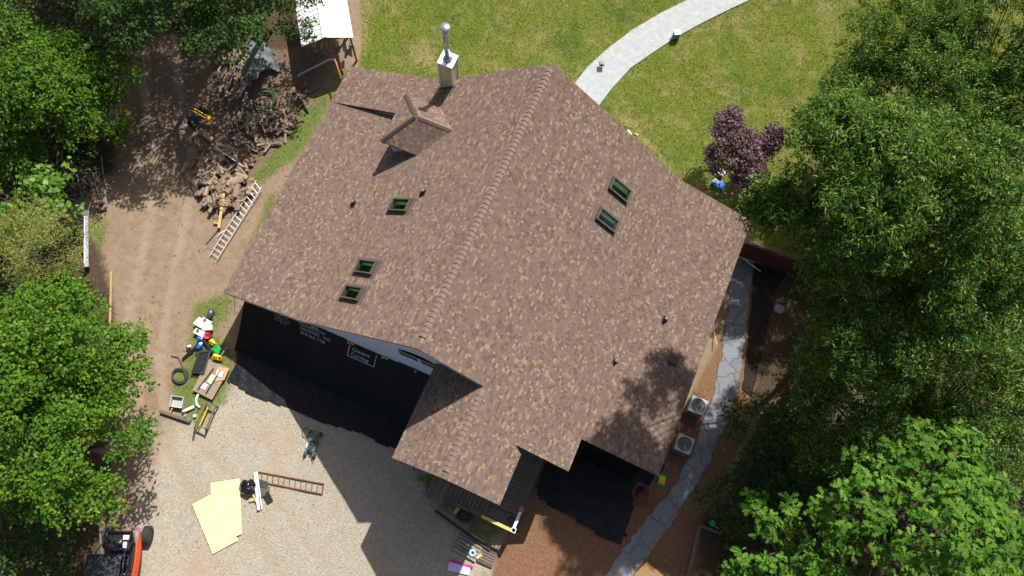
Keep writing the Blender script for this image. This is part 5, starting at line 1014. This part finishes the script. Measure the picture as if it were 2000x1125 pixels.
T = thing('watering_can', 'small green watering can behind the timber edging', 'watering can', G(1389, 1022)); c = G(1389, 1022); MB().lathe(c, [(.001, 0), (.14, 0), (.15, .2), (.12, .24), (.08, .24), (.001, .2)], 16).build('can', GREEN, T, True); MB().tube([c+V((.1, -.05, .08)), c+V((.34, -.12, .26))], [.03, .02], 8).build('spout', flat('grey_blue_plastic', (.3, .38, .42), .4), T, True)
quad_sheet('plywood_sheet', [(1263, 1097), (1297, 1126), (1272, 1150), (1238, 1124)], .35, .02, mk_wood('brown_board', (.33, .2, .085), (.24, .145, .065)), 'brown plywood sheet over the flagstone path at the lower border', 'plywood')
tag(MB().tube([G(1395, 648, 0), G(1400, 674, .4)], .02, 5).build('yellow_stick', YEL), 'thin yellow stick leaning under the right eave', 'stick')
tag(MB().lathe(G(1521, 604, .0), [(.001, 0), (.3, 0), (.27, .1), (.001, .1)], 6).build('paver_stone', STONEG), 'grey hexagonal paver beside the mulch bed', 'paver')
# lawn
T = thing('path_light', 'small black path light beside the concrete path', 'lamp', G(1174, 131)); c = G(1174, 131); MB().tube([c, c+V((0, 0, .36))], .022, 8).build('post', BLACK, T); m = MB(); hR = Matrix.Rotation(.35, 3, 'Z'); m.box(c+V((0, 0, .34)), (.30, .30, .05), hR); m.box(c+V((0, 0, .40)), (.22, .26, .08), hR); m.build('lamp_head', BLACK, T); MB().box(c+V((0, 0, .45)), (.22, .22, .02), hR).build('solar_panel', STONEG, T)
T = thing('white_pedestal', 'white pedestal, sides coloured dark for shade, at the lower edge of the concrete path', 'pedestal', G(1319, 74)); c = G(1319, 74); hR = Matrix.Rotation(heading(G(1318, 70), G(1331, 69)), 3, 'Z'); MB().box(c+V((0, 0, .25)), (.30, .30, .5), hR).build('pillar', flat('pedestal_side_shade', (.12, .13, .16), .6), T); MB().box(c+V((0, 0, .53)), (.36, .34, .06), hR).build('cap', WHITE, T, bevel=.01)  # dark blue on the white pillar paints the shade of its sides
def toycar(px, a, b, s_, m, label, z=0.):
    c = G(*px, 0); T = thing('toy_car', label, 'toy car', c, rz=heading(G(*a), G(*b))); T.scale = (s_,)*3
    mm = MB(); mm.box((0, 0, .22), (1.1, .56, .18)); mm.box((.36, 0, .34), (.36, .5, .12), None, 0, .85); mm.box((-.44, 0, .34), (.2, .5, .14), None, 0, .9); mm.build('body', m, T, bevel=.05)
    mm = MB(); mm.box((.14, 0, .46), (.05, .46, .2)); mm.tube([(.14, -.23, .4), (.08, -.23, .62), (.08, .23, .62), (.14, .23, .4)], .025, 6); mm.build('windscreen', m, T)
    MB().box((-.12, 0, .34), (.26, .42, .06)).build('seat', GREYP, T, bevel=.02); MB().box((-.42, 0, .43), (.2, .3, .03)).build('rear_panel', PALEPAPER, T); MB().tube([(.06+.0, .1*math.cos(q_), .46+.1*math.sin(q_)) for q_ in np.linspace(0, 6.28, 13)], .012, 5).build('steering_wheel', BLACK, T)
    for x in (-.34, .34):
        for y in (-.27, .27): MB().lathe((x, y, .14), [(.04, -.05), (.13, -.055), (.14, 0), (.13, .055), (.04, .05)], 18, axis=(0, 1, 0)).build('wheel', BLACK, T)
toycar((1402, 362), (1391, 355), (1413, 368), .66, BLUE, 'blue ride-on toy car on the grass below the purple maple'); toycar((1433, 377), (1428, 381), (1439, 373), .36, RED, 'small red toy car on the grass below the purple maple')
bucket('white_pail', (1410, 336), .17, .3, WHITE, 'white pail half hidden under the purple maple'); tag(MB().box(G(1228, 260, .1), (.34, .22, .1), Matrix.Rotation(-.6, 3, 'Z')).build('splash_block', WHITE, bevel=.04), 'white splash block at the rear roof edge', 'block'); plank('tan_offcut', (1240, 260), (1247, 264), .1, .04, PINE, 'tan wood offcut on the lawn beside the white splash block', 'board')

# ------------------------------------------------------------------ grass and undergrowth, too many to count
def scatter(name, n, zone, size, width, m, seed, hmax, flatn=.5, shape='oval', wmin=.5):
    rg = np.random.default_rng(seed); pts = np.stack([rg.uniform(-31, 30, n), rg.uniform(-16, 36, n)], 1)
    ix = np.clip(np.searchsorted(gx, pts[:, 0])-1, 0, nx-2); iy = np.clip(np.searchsorted(gy, pts[:, 1])-1, 0, ny-2); wv = zone.reshape(ny, nx)[iy, ix]
    inhouse = (pts[:, 0] > -9.8) & (pts[:, 0] < 10.1) & (pts[:, 1] > .3) & (pts[:, 1] < 12.3)
    px, py = [], []
    pts = pts[(wv+np.clip(rg.normal(0, .12, n), -.3, .2) > wmin) & ~inhouse]; C = np.concatenate([pts, rg.uniform(.0, hmax, (len(pts), 1))], 1)
    vs, k = leaves(C, np.tile([0, 0, 1.], (len(C), 1)), 1, (0, 0, 0), size, width, shape, rg, flatn, -.1, False, .7)
    vs[:, 2] = np.maximum(vs[:, 2], .004)
    o = bpy.data.objects.new(name, raw_mesh(name, vs, np.arange(len(vs)), k, [m])); COL.objects.link(o); return tag(o, kind='stuff')
onpath = np.maximum(polyw(P2, [(1118, 168), (1148, 130), (1185, 96), (1232, 60), (1290, 25), (1346, -2), (1420, -30), (1560, -75), (1560, -40), (1480, -8), (1420, 20), (1370, 45), (1321, 72), (1280, 99), (1232, 132), (1192, 176), (1165, 212)], .1), polyw(P2, [(1428, 500), (1470, 500), (1455, 700), (1420, 830), (1340, 1010), (1235, 1150), (1120, 1230), (1205, 1090), (1310, 960), (1390, 762), (1418, 640)], .1))
scatter('grass', 260000, lawn-onpath, .11, .3, mk_leaf('grass_blades', [(.035, .07, .008), (.095, .135, .016), (.19, .20, .035), (.34, .30, .13)], .25, .6, .15), 5, .03, .5)
scatter('weeds', 160000, weed, .10, .3, mk_leaf('weed_blades', [(.06, .12, .015), (.11, .18, .025), (.22, .25, .06)], .25, .6, .15), 6, .05, .4, wmin=.52)
scatter('undergrowth', 120000, np.where((P2[:, 0] > 11) | (P2[:, 0] < -19) | (P2[:, 1] > 19), litter, 0)-onpath*1.5-clay*.8, .24, .7, LF['under'], 7, .5, .8, 'maple', .85)

chipm = mk_leaf('wood_chips', [(.10, .07, .045), (.22, .16, .10), (.40, .31, .2)], .0, .8, .1)
scatter('wood_chips', 9000, np.maximum(track, np.where((P2[:, 0] < -9) & (P2[:, 1] > -4), 1-litter-lawn-grav, 0)), .16, .22, chipm, 8, .01, 3., 'long', .4)
scatter('dry_leaves', 7000, np.maximum(grav*.62, clay), .07, .6, mk_leaf('dry_leaf', [(.09, .06, .035), (.2, .13, .07), (.34, .24, .13)], .0, .8, .1), 9, .01, 3., 'oval', .5)
